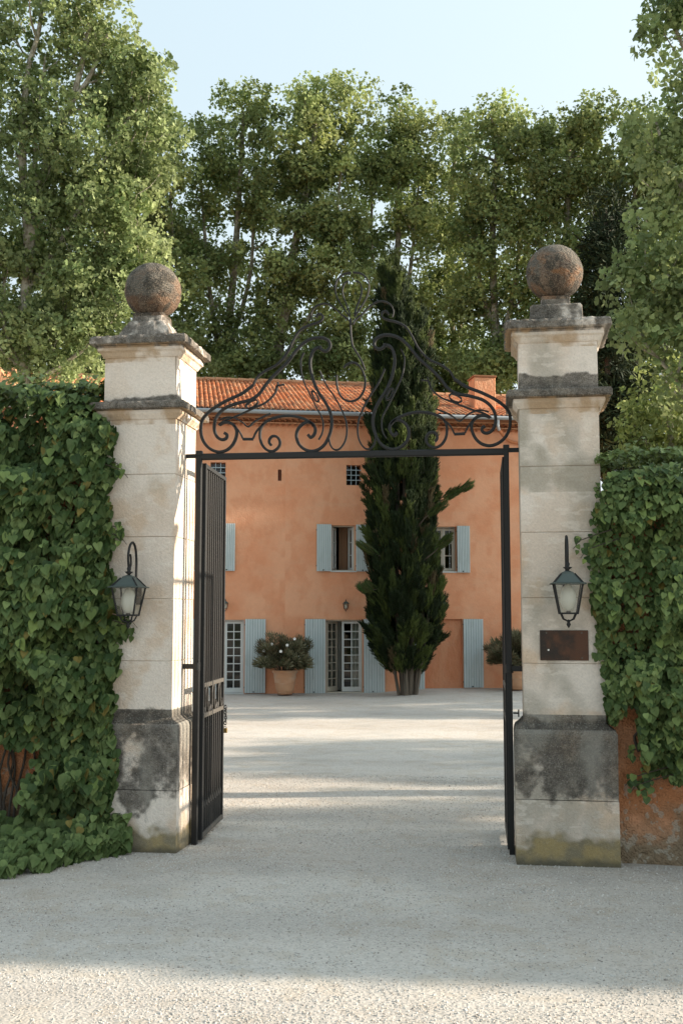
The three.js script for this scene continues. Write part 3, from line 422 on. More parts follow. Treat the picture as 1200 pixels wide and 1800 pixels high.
  // shutters: eight planks with open joints on three ledges
  function shutter(x, y0, y1, w, label) {
    const g = [], n = 8, p = w / n; for (let i = 0; i < n; i++) { const q = rbox(x + i * p + 0.006, x + (i + 1) * p - 0.006, y0, y1, 0.05, 0.078, 0.004); const uv = q.attributes.uv; for (let k = 0; k < uv.count; k++) uv.setXY(k, q.attributes.position.getX(k) * 1.3 + i * 0.13, q.attributes.position.getY(k) * 0.7); g.push(q); }
    const s = part('shutter', g, mShut, t, label);
    part('shutter_back', box(x + 0.004, x + w - 0.004, y0 + 0.004, y1 - 0.004, 0.03, 0.06), std({ color: lin(0.24, 0.33, 0.335) }), s);
    for (const y of [y0 + 0.14, y1 - 0.175]) part('hinge', box(x - 0.012, x + 0.06, y, y + 0.035, 0.02, 0.03), iron, s); part('holdback', rbox(x + w * 0.4, x + w * 0.4 + 0.035, y0 + 0.02, y0 + 0.05, 0.075, 0.1, 0.005), iron, s);
  }
  for (const [x, y0, y1, w] of [[-2.755, 0.02, 2.05, 0.58], [-1.11, 0.02, 2.05, 0.575], [0.555, 0.0, 2.05, 0.58], [2.21, 0.0, 2.05, 0.6], [3.37, 0.08, 2.05, 0.58], [5.075, 0.115, 2.05, 0.58],
    [-2.94, 3.38, 4.7, 0.42], [-1.82, 3.38, 4.7, 0.42], [0.88, 3.385, 4.71, 0.42], [1.995, 3.385, 4.71, 0.42], [3.78, 3.37, 4.71, 0.41], [4.92, 3.37, 4.71, 0.375],
    [-6.2, 0.02, 2.05, 0.58], [-4.58, 0.02, 2.05, 0.58], [-5.9, 3.38, 4.7, 0.42], [-4.72, 3.38, 4.7, 0.42], [-9.6, 0.02, 2.05, 0.58], [-7.98, 0.02, 2.05, 0.58]]) shutter(x, y0, y1, w);
  // glazed leaves: pivot at the hinge side, dir +1 opens to the right of it
  function glazed(name, x, y0, w, h, cols, rows, angle, dir, mat, z = -0.14, bottom = 0.13) {
    const piv = new THREE.Group(); piv.name = name; piv.position.set(x, y0, z); piv.rotation.y = angle; t.add(piv);
    const st = 0.058, g = [], X = (a, b) => dir > 0 ? [a, b] : [-b, -a], bx = (a, b, c, d, e = 0.021) => { const [p, q] = X(a, b); g.push(box(p, q, c, d, -e, e)); };
    bx(0, st, 0, h); bx(w - st, w, 0, h); bx(st, w - st, 0, bottom); bx(st, w - st, h - st, h);
    const cw = (w - 2 * st) / cols, rh = (h - bottom - st) / rows, mu = 0.013;
    for (let i = 1; i < cols; i++) bx(st + i * cw - mu, st + i * cw + mu, bottom, h - st, 0.0165); for (let j = 1; j < rows; j++) bx(st, w - st, bottom + j * rh - mu, bottom + j * rh + mu, 0.0155);
    part('leaf_frame', g, mat, piv);
    const pg = new THREE.PlaneGeometry(cw - 0.004, rh - 0.004), r = rng(Math.round(x * 100) + 900);
    for (let i = 0; i < cols; i++) for (let j = 0; j < rows; j++) { const c = st + (i + 0.5) * cw, m = part('pane', pg, pane, piv); m.position.set(dir * c, bottom + (j + 0.5) * rh, 0); m.rotation.set(0.012 * (r() - 0.5), 0.012 * (r() - 0.5), 0); }
    return piv;
  }
  const doorFrame = (a, b, h, mat = mFrame) => part('door_frame', [box(a, a + 0.035, 0, h, -0.2, -0.1), box(b - 0.035, b, 0, h, -0.2, -0.1), box(a + 0.035, b - 0.035, h - 0.04, h, -0.2, -0.1), box(a, b, -0.05, 0.02, -0.4, 0.02)], mat, t);
  doorFrame(-2.168, -1.122, 2.028); doorFrame(1.147, 2.198, 2.028, mFrameWarm);
  glazed('glazed_door', -2.13, 0.03, 0.485, 1.95, 2, 8, 0, 1, mFrame); glazed('glazed_door', -1.16, 0.03, 0.485, 1.95, 2, 8, 0, -1, mFrame);
  glazed('glazed_door', 1.185, 0.03, 0.49, 1.95, 2, 8, 0.78, 1, mFrameWarm, -0.16).userData.label = 'glazed door leaf standing ajar'; glazed('glazed_door', 2.16, 0.03, 0.54, 1.95, 2, 8, 0, -1, mFrame);
  const curtain = (x0, x1, y0, y1, z, n, amp, mat) => { const g = new THREE.PlaneGeometry(x1 - x0, y1 - y0, 60, 4).translate((x0 + x1) / 2, (y0 + y1) / 2, z), p = g.attributes.position; for (let i = 0; i < p.count; i++) p.setZ(i, z + amp * Math.sin((p.getX(i) - x0) * n + 0.5 * Math.sin(p.getX(i) * 31))); g.computeVertexNormals(); return part('curtain', g, mat, t); };
  const sheer = new THREE.MeshPhysicalMaterial({ color: lin(0.5, 0.5, 0.44), roughness: 0.95, transmission: 0.25, thickness: 0, side: THREE.DoubleSide });
  curtain(1.92, 2.2, 0.04, 2.02, -0.26, 60, 0.018, sheer); curtain(1.16, 1.75, 0.04, 2.02, -0.75, 42, 0.03, sheer);
  // upper windows
  const sill = (a, b, y) => part('window_sill', rbox(a - 0.03, b + 0.03, y - 0.035, y + 0.003, -0.3, 0.03, 0.006), mFrame, t);
  sill(1.31, 1.985, 3.4); sill(4.2, 4.91, 3.4); sill(-2.51, -1.83, 3.4);
  const winFrame = (a, b, y0, y1, mat) => part('window_frame', [box(a, a + 0.035, y0, y1, -0.22, -0.14), box(b - 0.035, b, y0, y1, -0.22, -0.14), box(a + 0.035, b - 0.035, y1 - 0.035, y1, -0.22, -0.14), box(a + 0.035, b - 0.035, y0, y0 + 0.03, -0.22, -0.14)], mat, t);
  for (const [a, b] of [[1.312, 1.983], [4.202, 4.908], [-2.508, -1.832]]) winFrame(a, b, 3.402, 4.688, mFrameWarm);
  glazed('casement', 1.36, 3.44, 0.3, 1.2, 1, 3, 1.15, 1, mFrame, -0.17, 0.06); glazed('casement', 1.94, 3.44, 0.3, 1.2, 1, 3, -1.3, -1, mFrame, -0.17, 0.06);
  curtain(1.6, 1.95, 3.41, 4.68, -0.62, 36, 0.02, std({ color: lin(0.26, 0.15, 0.085), side: THREE.DoubleSide, roughness: 0.9 }));
  const grille = (a, b) => { const g = []; for (let i = 0; i < 3; i++) { const x = a + (b - a) * (i + 1) / 4; g.push(new THREE.CylinderGeometry(0.008, 0.008, 1.26, 6).translate(x, 4.045, -0.1)); for (let k = 0; k < 9; k++) g.push(new THREE.SphereGeometry(0.017, 6, 5).translate(x, 3.5 + k * 0.135, -0.1)); } part('window_grille', g, std({ color: lin(0.42, 0.44, 0.45), roughness: 0.5 }), t).userData.kind = 'stuff'; };
  for (const [a, b] of [[4.2, 4.91], [-2.51, -1.83]]) { grille(a, b); glazed('casement', a + 0.04, 3.44, (b - a) / 2 - 0.04, 1.2, 1, 3, 0, 1, mFrameWarm, -0.18, 0.06); glazed('casement', b - 0.04, 3.44, (b - a) / 2 - 0.04, 1.2, 1, 3, 0, -1, mFrameWarm, -0.18, 0.06); }
  for (const a of [1.73, -2.1]) { const b = a + (a > 0 ? 0.43 : 0.42), g = []; for (const k of [1, 2]) g.push(box(a + (b - a) * k / 3 - 0.011, a + (b - a) * k / 3 + 0.011, 5.84, 6.42, -0.075, -0.055)); for (const k of [1, 2, 3]) g.push(box(a, b, 5.84 + 0.145 * k - 0.011, 5.84 + 0.145 * k + 0.011, -0.05, -0.03)); part('window_grille', g, std({ color: lin(0.34, 0.42, 0.46), roughness: 0.5 }), t); part('pane', new THREE.PlaneGeometry(b - a, 0.58).translate((a + b) / 2, 6.13, -0.2), pane, t); part('window_sash', [box((a + b) / 2 - 0.02, (a + b) / 2 + 0.02, 5.84, 6.42, -0.25, -0.21)], ironDull, t); }
  part('vent_slot', [box(-0.213, -0.117, 5.93, 6.25, -0.3, -0.2), box(-0.18, -0.15, 5.94, 6.24, -0.18, -0.02)], std({ color: lin(0.16, 0.05, 0.025) }), t, 'narrow dark red vent slot');
  for (const [a, b] of [[-5.6, -4.6], [-9, -8]]) part('wooden_door', box(a, b, 0, 2.02, -0.25, -0.2), mShut, t);
}
const toHouse = (u, y, w) => [HO.x + u * Math.cos(HT) + w * Math.sin(HT), y, HO.z - u * Math.sin(HT) + w * Math.cos(HT)];
for (const [u, l] of [[1.69, 'small dark wall lantern over the central glazed door of the house'], [4.5, 'small dark wall lantern just right of the cypress on the house'], [-1.655, 'small dark wall lantern on the house, half hidden by the open gate leaf']]) lantern('house_lantern', l, toHouse(u, 2.46, 0.0), HT, 0.6, false);

// ---------------------------------------------------------------- foliage
const leafMat = (tr = 0.35, rough = 0.55) => new THREE.MeshPhysicalMaterial({ color: lin(1, 1, 1), roughness: rough, specularIntensity: 0.35, transmission: tr, thickness: 0, side: THREE.DoubleSide, ior: 1.4 });
function leafGeo(shape, fold = 0.25, curl = 0.15) {                       // shape: half outline [[x, y]...] from stem (0,0) to tip, unit length, folded along the midrib
  const pos = [], n = shape.length, uv = [];
  const P = (x, y) => [x, y, -curl * y * y + fold * Math.abs(x)];
  for (const s of [-1, 1]) for (let i = 0; i + 1 < n; i++) {
    const a = shape[i], b = shape[i + 1], A = P(s * a[0], a[1]), B = P(s * b[0], b[1]), mA = P(0, a[1]), mB = P(0, b[1]);
    const tri = (p, q, r) => s > 0 ? pos.push(...p, ...q, ...r) : pos.push(...p, ...r, ...q);
    if (a[0] > 1e-4) tri(mA, A, B); if (b[0] > 1e-4) tri(mA, B, mB);
  }
  const g = new THREE.BufferGeometry(); g.setAttribute('position', new THREE.Float32BufferAttribute(pos, 3)); g.computeVertexNormals(); return g;
}
const ivyShape = [[0, 0.06], [0.19, -0.07], [0.39, -0.01], [0.5, 0.2], [0.46, 0.44], [0.3, 0.69], [0.12, 0.88], [0, 1]];
const planeShape = [[0, 0], [0.42, 0.1], [0.5, 0.45], [0.22, 0.55], [0, 1]], poplarShape = [[0, 0], [0.4, 0.18], [0.42, 0.42], [0, 1]], lanceShape = [[0, 0], [0.085, 0.4], [0.06, 0.75], [0, 1]];
function sprigGeo(leaf, n, len, leafLen, seed, spread = 1, droop = 0.3) {  // short twig along +y with n leaves round it
  const r = rng(seed), list = [];
  for (let i = 0; i < n; i++) {
    const q = (i + 0.5) / n, a = i * 2.4 + r(), g = leaf.clone(), s = leafLen * (0.7 + 0.5 * r());
    g.scale(s, s, s); g.rotateY((r() - 0.5) * 1.6); g.rotateX(0.5 + 0.9 * r() + droop); g.rotateY(a);
    const o = 0.25 * leafLen + spread * len * 0.45 * r(); g.translate(Math.sin(a) * o, len * (q - 0.4), Math.cos(a) * o); list.push(g);
  }
  return merge(list);
}
const barkPlane = std({ map: colorTex(128, 256, (u, v) => { const a = fbm(u * 6, v * 10, 4, 6, 10), b = fbm(u * 4 + 9, v * 5, 3, 4, 5); return mix3(mix3([0.21, 0.18, 0.13], [0.40, 0.37, 0.29], ss(0.4, 0.6, a)), [0.13, 0.12, 0.085], 0.7 * ss(0.52, 0.64, b)); }), bumpMap: grainBump, bumpScale: 0.02 });
const barkPale = std({ map: colorTex(128, 256, (u, v) => { const a = fbm(u * 5, v * 14, 4, 5, 14); return mix3([0.30, 0.26, 0.20], [0.55, 0.50, 0.41], ss(0.35, 0.65, a)); }), bumpMap: grainBump, bumpScale: 0.015 });
const barkDark = std({ map: colorTex(128, 128, (u, v) => mix3([0.07, 0.055, 0.04], [0.20, 0.165, 0.125], fbm(u * 14, v * 3, 4, 14, 3))), bumpMap: grainBump, bumpScale: 0.03 });

// A tree: trunk and limbs given, lobes [px, py, rx, ry, dz] of the crown at depth D, clumps of leaves joined to the wood by branches
function tree(o) {
  const r = rng(o.seed), D = o.D, k = D / 1904, base = at(o.base, 1085, D).setY(0); base.y = groundY(base.x, base.z) - 0.1;
  const t = thing(o.name, o.label, o.category ?? 'tree', [base.x, base.y, base.z], 0, o.group);
  const nodes = [], wood = [];                                           // skeleton nodes: point, radius
  const seg = (pts, r0, r1) => { const c = catmull(pts.map(p => p.isVector3 ? [p.x, p.y, p.z] : p), 14), rad = c.map((_, i) => mix(r0, r1, Math.pow(i / 14, 0.8))); wood.push(tapered(c, rad, 7)); c.forEach((p, i) => nodes.push([p, rad[i]])); };
  const loc = ([px, py, dz = 0]) => at(px, py, D).addScaledVector(camF, dz).sub(base);
  seg([V(0, -0.2, 0), ...o.trunk.map(loc)], o.trunkR, o.trunkR * 0.25);
  for (const l of o.limbs ?? []) seg(l.slice(1).map(loc), l[0], l[0] * 0.35);
  const clumps = [];
  for (const [px, py, rx, ry, dz = 0, dens = 1] of o.lobes) {
    const c = loc([px, py, dz]), X = rx * k * (o.widen ?? 1), Y = ry * k, Z = Math.max(X, Y * 0.6) * (o.deep ?? 0.9), n = Math.max(3, Math.round(dens * (o.density ?? 1) * (X * Y + X * Z) * 2.2 / (o.clumpR * o.clumpR)));
    for (let i = 0; i < n; i++) {
      const a = r() * 2 * Math.PI, b = Math.acos(2 * r() - 1), q = 0.45 + 0.55 * Math.pow(r(), 0.6);
      clumps.push(V(c.x + X * q * Math.sin(b) * Math.cos(a), c.y + Y * q * Math.cos(b), c.z + Z * q * Math.sin(b) * Math.sin(a)));
    }
  }
  const order = clumps.map((p, i) => [p, i]).sort((a, b) => (Math.hypot(a[0].x, a[0].z) + a[0].y * 0.1) - (Math.hypot(b[0].x, b[0].z) + b[0].y * 0.1));
  const twig = [];
  for (const [p] of order) {                                             // join each clump to the nearest wood below it
    let best = null, bd = 1e9; for (let i = 0; i < nodes.length; i++) { const q = nodes[i][0], dy = p.y - q.y, d = p.distanceTo(q) + (dy < 0.3 ? 1.6 * (0.3 - dy) : 0) ; if (d < bd) { bd = d; best = nodes[i]; } }
    const q = best[0], mid = q.clone().lerp(p, 0.5).add(V((r() - 0.5) * 0.2 * bd, -0.08 * bd + 0.1 * (r() - 0.5) * bd, (r() - 0.5) * 0.2 * bd)), r0 = Math.min(best[1] * 0.75, o.trunkR * 0.16 + 0.008 * bd), r1 = Math.max(0.006, r0 * 0.45);
    const c = catmull([[q.x, q.y, q.z], [mid.x, mid.y, mid.z], [p.x, p.y, p.z]], 4); twig.push(tapered(c, [r0, r0 * 0.85, mix(r0, r1, 0.5), mix(r0, r1, 0.75), r1], 5)); for (let i = 2; i <= 4; i++) nodes.push([c[i], mix(r0, r1, i / 4)]);
  }
  const tr = part('trunk', wood, o.bark, t); part('branches', twig, o.bark, tr);
  const S = o.sprigs, n = clumps.length * S, im = new THREE.InstancedMesh(o.leaf, o.mat, n), Q = new THREE.Quaternion(), M = new THREE.Matrix4(), C = new THREE.Color(); let m = 0;
  for (const p of clumps) {
    const tone = 0.82 + 0.36 * r(), yel = r(), R = o.clumpR * (0.7 + 0.6 * r()), fl = 0.6 + 0.3 * r();
    for (let i = 0; i < S; i++) {
      const a = r() * 2 * Math.PI, b = Math.acos(2 * r() - 1), q = R * (0.35 + 0.65 * Math.pow(r(), 0.5)), d = V(Math.sin(b) * Math.cos(a), Math.cos(b), Math.sin(b) * Math.sin(a));
      const pos = V(p.x + d.x * q, p.y + d.y * q * fl, p.z + d.z * q), dir = d.clone().multiplyScalar(0.9).add(V((r() - 0.5) * 0.7, o.up ?? 0.3, (r() - 0.5) * 0.7)).normalize();
      Q.setFromUnitVectors(V(0, 1, 0), dir).multiply(new THREE.Quaternion().setFromAxisAngle(V(0, 1, 0), r() * 6.28)); const s = 0.75 + 0.5 * r(); M.compose(pos, Q, V(s, s, s)); im.setMatrixAt(m, M);
      const c = mix3(o.tint[0], o.tint[1], Math.min(1, yel * 0.6 + 0.4 * r())), z = tone * (0.7 + 0.6 * r()); im.setColorAt(m++, C.setRGB(c[0] * z, c[1] * z, c[2] * z));
    }
  }
  im.name = 'crown'; im.userData.kind = 'stuff'; im.castShadow = im.receiveShadow = true; t.add(im); return t;
}
function sprigFan(leaf, n, len, leafLen, seed, jit) {                      // twig end whose leaves mostly face along the twig, as at the outside of a crown
  const r = rng(seed), list = [];
  for (let i = 0; i < n; i++) {
    const a = i * 2.4 + r(), g = leaf.clone(), s = leafLen * (0.65 + 0.55 * r()); g.scale(s, s, s); g.rotateZ((r() - 0.5) * 1.2); g.rotateX(-Math.PI / 2 + 0.35 + (r() - 0.5) * jit); g.rotateZ((r() - 0.5) * jit); g.rotateY(a);
    const o = len * 0.55 * Math.sqrt(r()), b = r() * 6.28; g.translate(Math.sin(b) * o, len * (r() - 0.5) * 0.7, Math.cos(b) * o); list.push(g);
  }
  return merge(list);
}
const planeSprig = sprigFan(leafGeo(planeShape, 0.2, 0.15), 19, 0.58, 0.155, 3, 1.8), planeMat = leafMat(0.5, 0.8);
const poplarSprig = sprigFan(leafGeo(poplarShape, 0.15, 0.1), 14, 0.29, 0.077, 4, 1.9), poplarMat = leafMat(0.48, 0.75);
const GREEN = [[0.09, 0.142, 0.04], [0.45, 0.50, 0.20]], POP = [[0.11, 0.17, 0.057], [0.46, 0.52, 0.235]];

// the row of tall plane trees behind the house
const PL = { name: 'plane_tree', bark: barkPlane, leaf: planeSprig, mat: planeMat, clumpR: 0.9, sprigs: 17, tint: GREEN, group: 'plane trees behind the house', density: 1.0, widen: 1.12 };
tree({ ...PL, seed: 101, D: 46, label: 'plane tree just right of the left pillar ball, crown full of sky gaps', base: 400, trunkR: 0.34, trunk: [[402, 900], [398, 640], [415, 430], [428, 210]], limbs: [[0.15, [400, 700], [370, 520], [352, 300]], [0.13, [402, 620], [440, 480], [445, 330]]],
  lobes: [[430, 205, 48, 52], [362, 265, 45, 70], [425, 310, 62, 80], [345, 410, 50, 80], [415, 455, 65, 70, 0, 0.7], [355, 545, 55, 60, 0, 0.75], [420, 580, 60, 55, 0, 0.8], [325, 620, 40, 40, 0, 0.8], [390, 655, 90, 34, 0, 0.8], [310, 690, 60, 40]] });
tree({ ...PL, seed: 102, D: 45, label: 'tallest plane tree, its dense crown left of the middle behind the house', base: 505, trunkR: 0.36, trunk: [[500, 900], [488, 650], [505, 500], [545, 300], [560, 180]], limbs: [[0.16, [488, 660], [497, 590], [520, 500]], [0.14, [495, 640], [570, 500], [600, 300]]],
  lobes: [[515, 200, 48, 52], [590, 190, 50, 50], [545, 270, 66, 75], [505, 350, 60, 75], [585, 350, 60, 75], [560, 440, 65, 65], [500, 500, 55, 60], [600, 480, 50, 60], [540, 560, 70, 50, 0, 0.8], [595, 600, 50, 50, 0, 0.9], [600, 655, 60, 36], [510, 640, 70, 40], [450, 640, 50, 40]] });
tree({ ...PL, seed: 103, D: 47, label: 'plane tree standing behind the tip of the cypress, sunlit on its right side', base: 690, trunkR: 0.33, trunk: [[690, 900], [685, 640], [700, 420], [705, 200]], limbs: [[0.14, [688, 640], [720, 480], [735, 330]], [0.12, [686, 600], [655, 460], [655, 300]]],
  lobes: [[705, 215, 46, 50], [655, 275, 42, 60], [735, 285, 40, 65], [690, 340, 60, 65], [665, 430, 50, 55, 0, 0.8], [735, 420, 45, 60, 0, 0.9], [700, 510, 55, 50, 0, 0.7], [655, 560, 45, 55, 0, 0.6], [745, 560, 45, 60, 0, 0.8], [700, 630, 80, 40], [770, 690, 50, 40]] });
tree({ ...PL, seed: 104, D: 48, label: 'slimmer plane tree with a low rounded top right of the cypress', base: 800, trunkR: 0.27, trunk: [[800, 900], [798, 640], [790, 430], [800, 250]], limbs: [[0.11, [798, 620], [825, 480], [818, 360]]],
  lobes: [[798, 255, 30, 42], [790, 330, 38, 55], [815, 400, 35, 50, 0, 0.8], [780, 455, 38, 55, 0, 0.8], [815, 500, 40, 50, 0, 0.7], [785, 570, 50, 55, 0, 0.9], [810, 640, 60, 44], [830, 690, 60, 40]] });
tree({ ...PL, seed: 105, D: 45, label: 'broad plane tree behind the chimney, left of the right pillar ball', base: 870, trunkR: 0.34, trunk: [[868, 900], [872, 640], [865, 420], [875, 230]], limbs: [[0.15, [870, 640], [905, 500], [915, 350]], [0.13, [872, 600], [838, 460], [845, 320]]],
  lobes: [[865, 240, 46, 48], [915, 250, 40, 50], [850, 320, 48, 65], [920, 335, 48, 70], [875, 410, 60, 65], [845, 500, 50, 60, 0, 0.9], [910, 480, 50, 60], [880, 570, 60, 55], [865, 640, 70, 44], [900, 690, 60, 40]] });
tree({ ...PL, seed: 106, D: 44, label: 'bright green plane tree rising behind the right pillar ball', base: 990, trunkR: 0.35, trunk: [[990, 900], [985, 640], [995, 420], [1000, 220]], limbs: [[0.15, [988, 640], [1030, 480], [1050, 320]], [0.13, [986, 600], [950, 460], [960, 300]]],
  lobes: [[1005, 225, 50, 50], [955, 245, 38, 48], [1055, 255, 45, 55], [985, 320, 58, 65], [1050, 345, 52, 65], [950, 395, 45, 60], [1000, 440, 55, 60, 0, 0.9], [960, 520, 50, 60], [1000, 590, 60, 60], [1060, 650, 60, 60], [1090, 560, 50, 60]] });
tree({ ...PL, seed: 107, D: 43, label: 'rightmost plane tree of the row, partly behind the poplar', base: 1120, trunkR: 0.34, trunk: [[1120, 900], [1118, 640], [1115, 420], [1118, 240]], limbs: [[0.14, [1118, 620], [1160, 460], [1170, 320]]],
  lobes: [[1110, 235, 40, 50], [1160, 290, 50, 60], [1105, 330, 50, 60], [1160, 400, 55, 70], [1110, 440, 50, 60], [1220, 360, 70, 90], [1230, 520, 80, 90], [1150, 520, 55, 70], [1190, 620, 70, 60], [1120, 700, 70, 50], [1200, 740, 70, 60]] });
tree({ ...PL, seed: 108, D: 44, label: 'plane tree behind the left tree, showing only at its right edge', base: 240, trunkR: 0.34, trunk: [[245, 900], [250, 640], [260, 440], [262, 260]], limbs: [[0.13, [250, 640], [300, 480], [300, 340]]],
  lobes: [[265, 220, 45, 60], [290, 330, 50, 70], [225, 340, 60, 80], [300, 450, 45, 70], [240, 480, 60, 70], [280, 580, 60, 60], [160, 420, 70, 90], [150, 580, 80, 70], [220, 660, 80, 40], [60, 500, 70, 100], [60, 640, 80, 50]] });
tree({ name: 'dark_evergreen', seed: 120, D: 39, label: 'dark evergreen between the right pillar ball and the poplar', base: 1070, trunkR: 0.22, bark: barkDark, leaf: sprigGeo(leafGeo(lanceShape, 0.1, 0.1), 18, 0.4, 0.3, 8), mat: leafMat(0.1, 0.7), clumpR: 0.6, sprigs: 22, density: 1.1, tint: [[0.018, 0.03, 0.014], [0.035, 0.05, 0.02]],
  trunk: [[1070, 900], [1068, 640], [1066, 420], [1062, 370]], lobes: [[1062, 400, 22, 40], [1068, 460, 34, 50], [1066, 530, 38, 55], [1072, 600, 40, 60], [1075, 680, 42, 60], [1080, 750, 44, 60], [1085, 820, 44, 60]] });

// nearer trees in the courtyard
const PO = { bark: barkPale, leaf: poplarSprig, mat: poplarMat, clumpR: 0.42, sprigs: 16, tint: POP, density: 1.1 };
tree({ ...PO, name: 'poplar_tree', seed: 201, D: 20, label: 'large pale leaved poplar filling the upper left, white limbs showing through', base: 60, trunkR: 0.14,
  trunk: [[55, 900], [42, 560], [70, 330], [100, 240], [128, 175], [155, 60], [180, -120]],
  limbs: [[0.085, [70, 330], [97, 249], [124, 183], [155, 140], [190, 60]], [0.09, [50, 430], [40, 260], [50, 120], [68, 58], [80, -60]], [0.05, [62, 360], [64, 233], [72, 165], [80, 100]], [0.06, [46, 620], [155, 525], [171, 459], [200, 330], [240, 230]], [0.05, [50, 680], [175, 591], [214, 536], [250, 470]], [0.06, [30, 640], [4, 552], [8, 490], [-20, 380]], [0.06, [42, 520], [110, 420], [165, 320], [232, 200], [290, 140]]],
  lobes: [[170, 20, 70, 70], [60, 20, 70, 60, 0, 0.5], [225, 80, 30, 55, 0, 0.9], [205, 150, 70, 60], [265, 155, 52, 60], [130, 130, 80, 70, 0, 0.9], [40, 170, 70, 70, 0, 0.75], [290, 205, 34, 50], [255, 270, 62, 65], [170, 260, 90, 75], [60, 290, 90, 90], [228, 350, 58, 62], [130, 380, 95, 80], [30, 410, 85, 90], [235, 435, 48, 62], [160, 480, 85, 70], [60, 520, 85, 75], [250, 505, 38, 50], [195, 560, 62, 55, 0, 0.9], [110, 600, 75, 55], [135, 655, 45, 30, 0, 0.7], [30, 590, 60, 50, 0, 0.8], [70, 645, 40, 35, 0, 0.6], [-90, 120, 110, 120], [-90, 360, 110, 130], [-80, 560, 100, 90], [100, -100, 130, 70]] });
tree({ ...PO, name: 'poplar_tree', seed: 202, D: 13.5, label: 'near poplar at the right edge with loose branches reaching to the top corner', base: 1290, trunkR: 0.26, clumpR: 0.3, sprigs: 12, density: 0.85,
  trunk: [[1290, 900], [1288, 600], [1270, 350], [1260, 60], [1262, -200]], limbs: [[0.05, [1285, 560], [1230, 400], [1170, 270], [1152, 215]], [0.045, [1270, 340], [1230, 160], [1190, 60], [1165, 10]], [0.05, [1290, 700], [1220, 560], [1150, 450]], [0.05, [1290, 760], [1210, 690], [1130, 600]]],
  lobes: [[1190, 45, 36, 62, 0, 0.85], [1222, 120, 40, 70], [1175, 5, 28, 24, 0, 0.8], [1150, 250, 40, 42, 0, 0.7], [1195, 285, 42, 50, 0, 0.8], [1235, 240, 50, 80], [1145, 345, 42, 55, 0, 0.8], [1195, 385, 50, 60], [1150, 445, 45, 50], [1195, 490, 45, 60], [1125, 520, 36, 50, 0, 0.8], [1170, 570, 50, 60], [1115, 600, 32, 42, 0, 0.8], [1190, 640, 50, 50], [1280, 0, 90, 110], [1290, 280, 90, 130], [1290, 540, 90, 130]] });
tree({ ...PO, name: 'young_tree', seed: 203, D: 17, label: 'light yellow green young tree above the right ivy wall', base: 1180, trunkR: 0.12, clumpR: 0.32, sprigs: 11, density: 0.75, tint: [[0.17, 0.23, 0.06], [0.42, 0.45, 0.16]],
  trunk: [[1180, 900], [1178, 760], [1172, 660]], lobes: [[1165, 690, 42, 48], [1120, 720, 34, 44, 0, 0.8], [1190, 750, 46, 50], [1115, 785, 40, 42], [1160, 810, 50, 40], [1235, 730, 50, 70]] });

// trees right of the frame, whose shadows stripe the courtyard and the drive
const shade = (u) => ({ bark: barkPlane, leaf: planeSprig, mat: planeMat, clumpR: 0.8, sprigs: 12, tint: GREEN, category: 'tree' });
function freeTree(name, label, x, z, h, rad, seed, lobes, density = 0.6) {
  // built at a nominal depth so that one picture unit is 1 cm there, then stood where it belongs
  const D = 19.04, t = tree({ ...shade(), name, label, group: 'trees right of the drive', seed, D, base: 600, density, trunkR: 0.28, trunk: [[600, 1085 - h * 45], [600, 1085 - h * 90]], lobes: lobes.map(([a, y, rx, ry, dz]) => [600 + a * 100, 1085 + 210 - y * 100, rx * 100, ry * 100, dz ?? 0]) });
  t.position.set(x, groundY(x, z) - 0.1, z); return t;
}
freeTree('shade_tree', 'plane tree right of the courtyard, outside the frame, second nearest the gate', 17, -9.9, 9, 3, 301, [[0, 6.6, 1.6, 2.2], [-1.4, 5.2, 1.2, 1.3, -0.6], [1.2, 5.0, 1.2, 1.2, 0.7], [0, 8.6, 1.6, 1.2], [0.6, 5.6, 1.0, 1.4, -1.3], [-0.6, 5.8, 1.0, 1.4, 1.4], [0, 4.6, 1.4, 0.8, 0], [0.4, 6.2, 1.2, 0.9, 2.4, 0.3]], 0.75);
freeTree('shade_tree', 'plane tree right of the courtyard, outside the frame, nearest the gate', 17, -5.0, 7, 3, 302, [[0, 5.9, 1.2, 0.9], [1.6, 5.4, 1.2, 0.8, 0.4], [-1.5, 6.4, 1.1, 0.8, -0.3], [0.4, 6.4, 0.9, 0.5, 0.9], [0, 5.4, 0.6, 0.3, 1.5]], 0.38);
freeTree('shade_tree', 'plane tree right of the courtyard, outside the frame, close before the house end', 17, -18.4, 9, 3, 303, [[0, 6.6, 0.9, 1.9], [1.2, 5.8, 0.9, 1.4], [-1, 7.6, 0.9, 1.3]], 1.0);
freeTree('shade_tree', 'plane tree right of the house, outside the frame', 17, -24.6, 10, 3, 304, [[0, 6.2, 2.4, 2.2, -1], [0, 6.2, 2.4, 2.2, 1.0], [0, 9, 2.4, 2.0, -1.2], [0, 8.8, 2.4, 2, 1], [0, 11.4, 2.4, 1.8, -1], [0, 11.2, 2.4, 1.8, 1], [0, 8, 2.4, 3, -3]], 1.0);


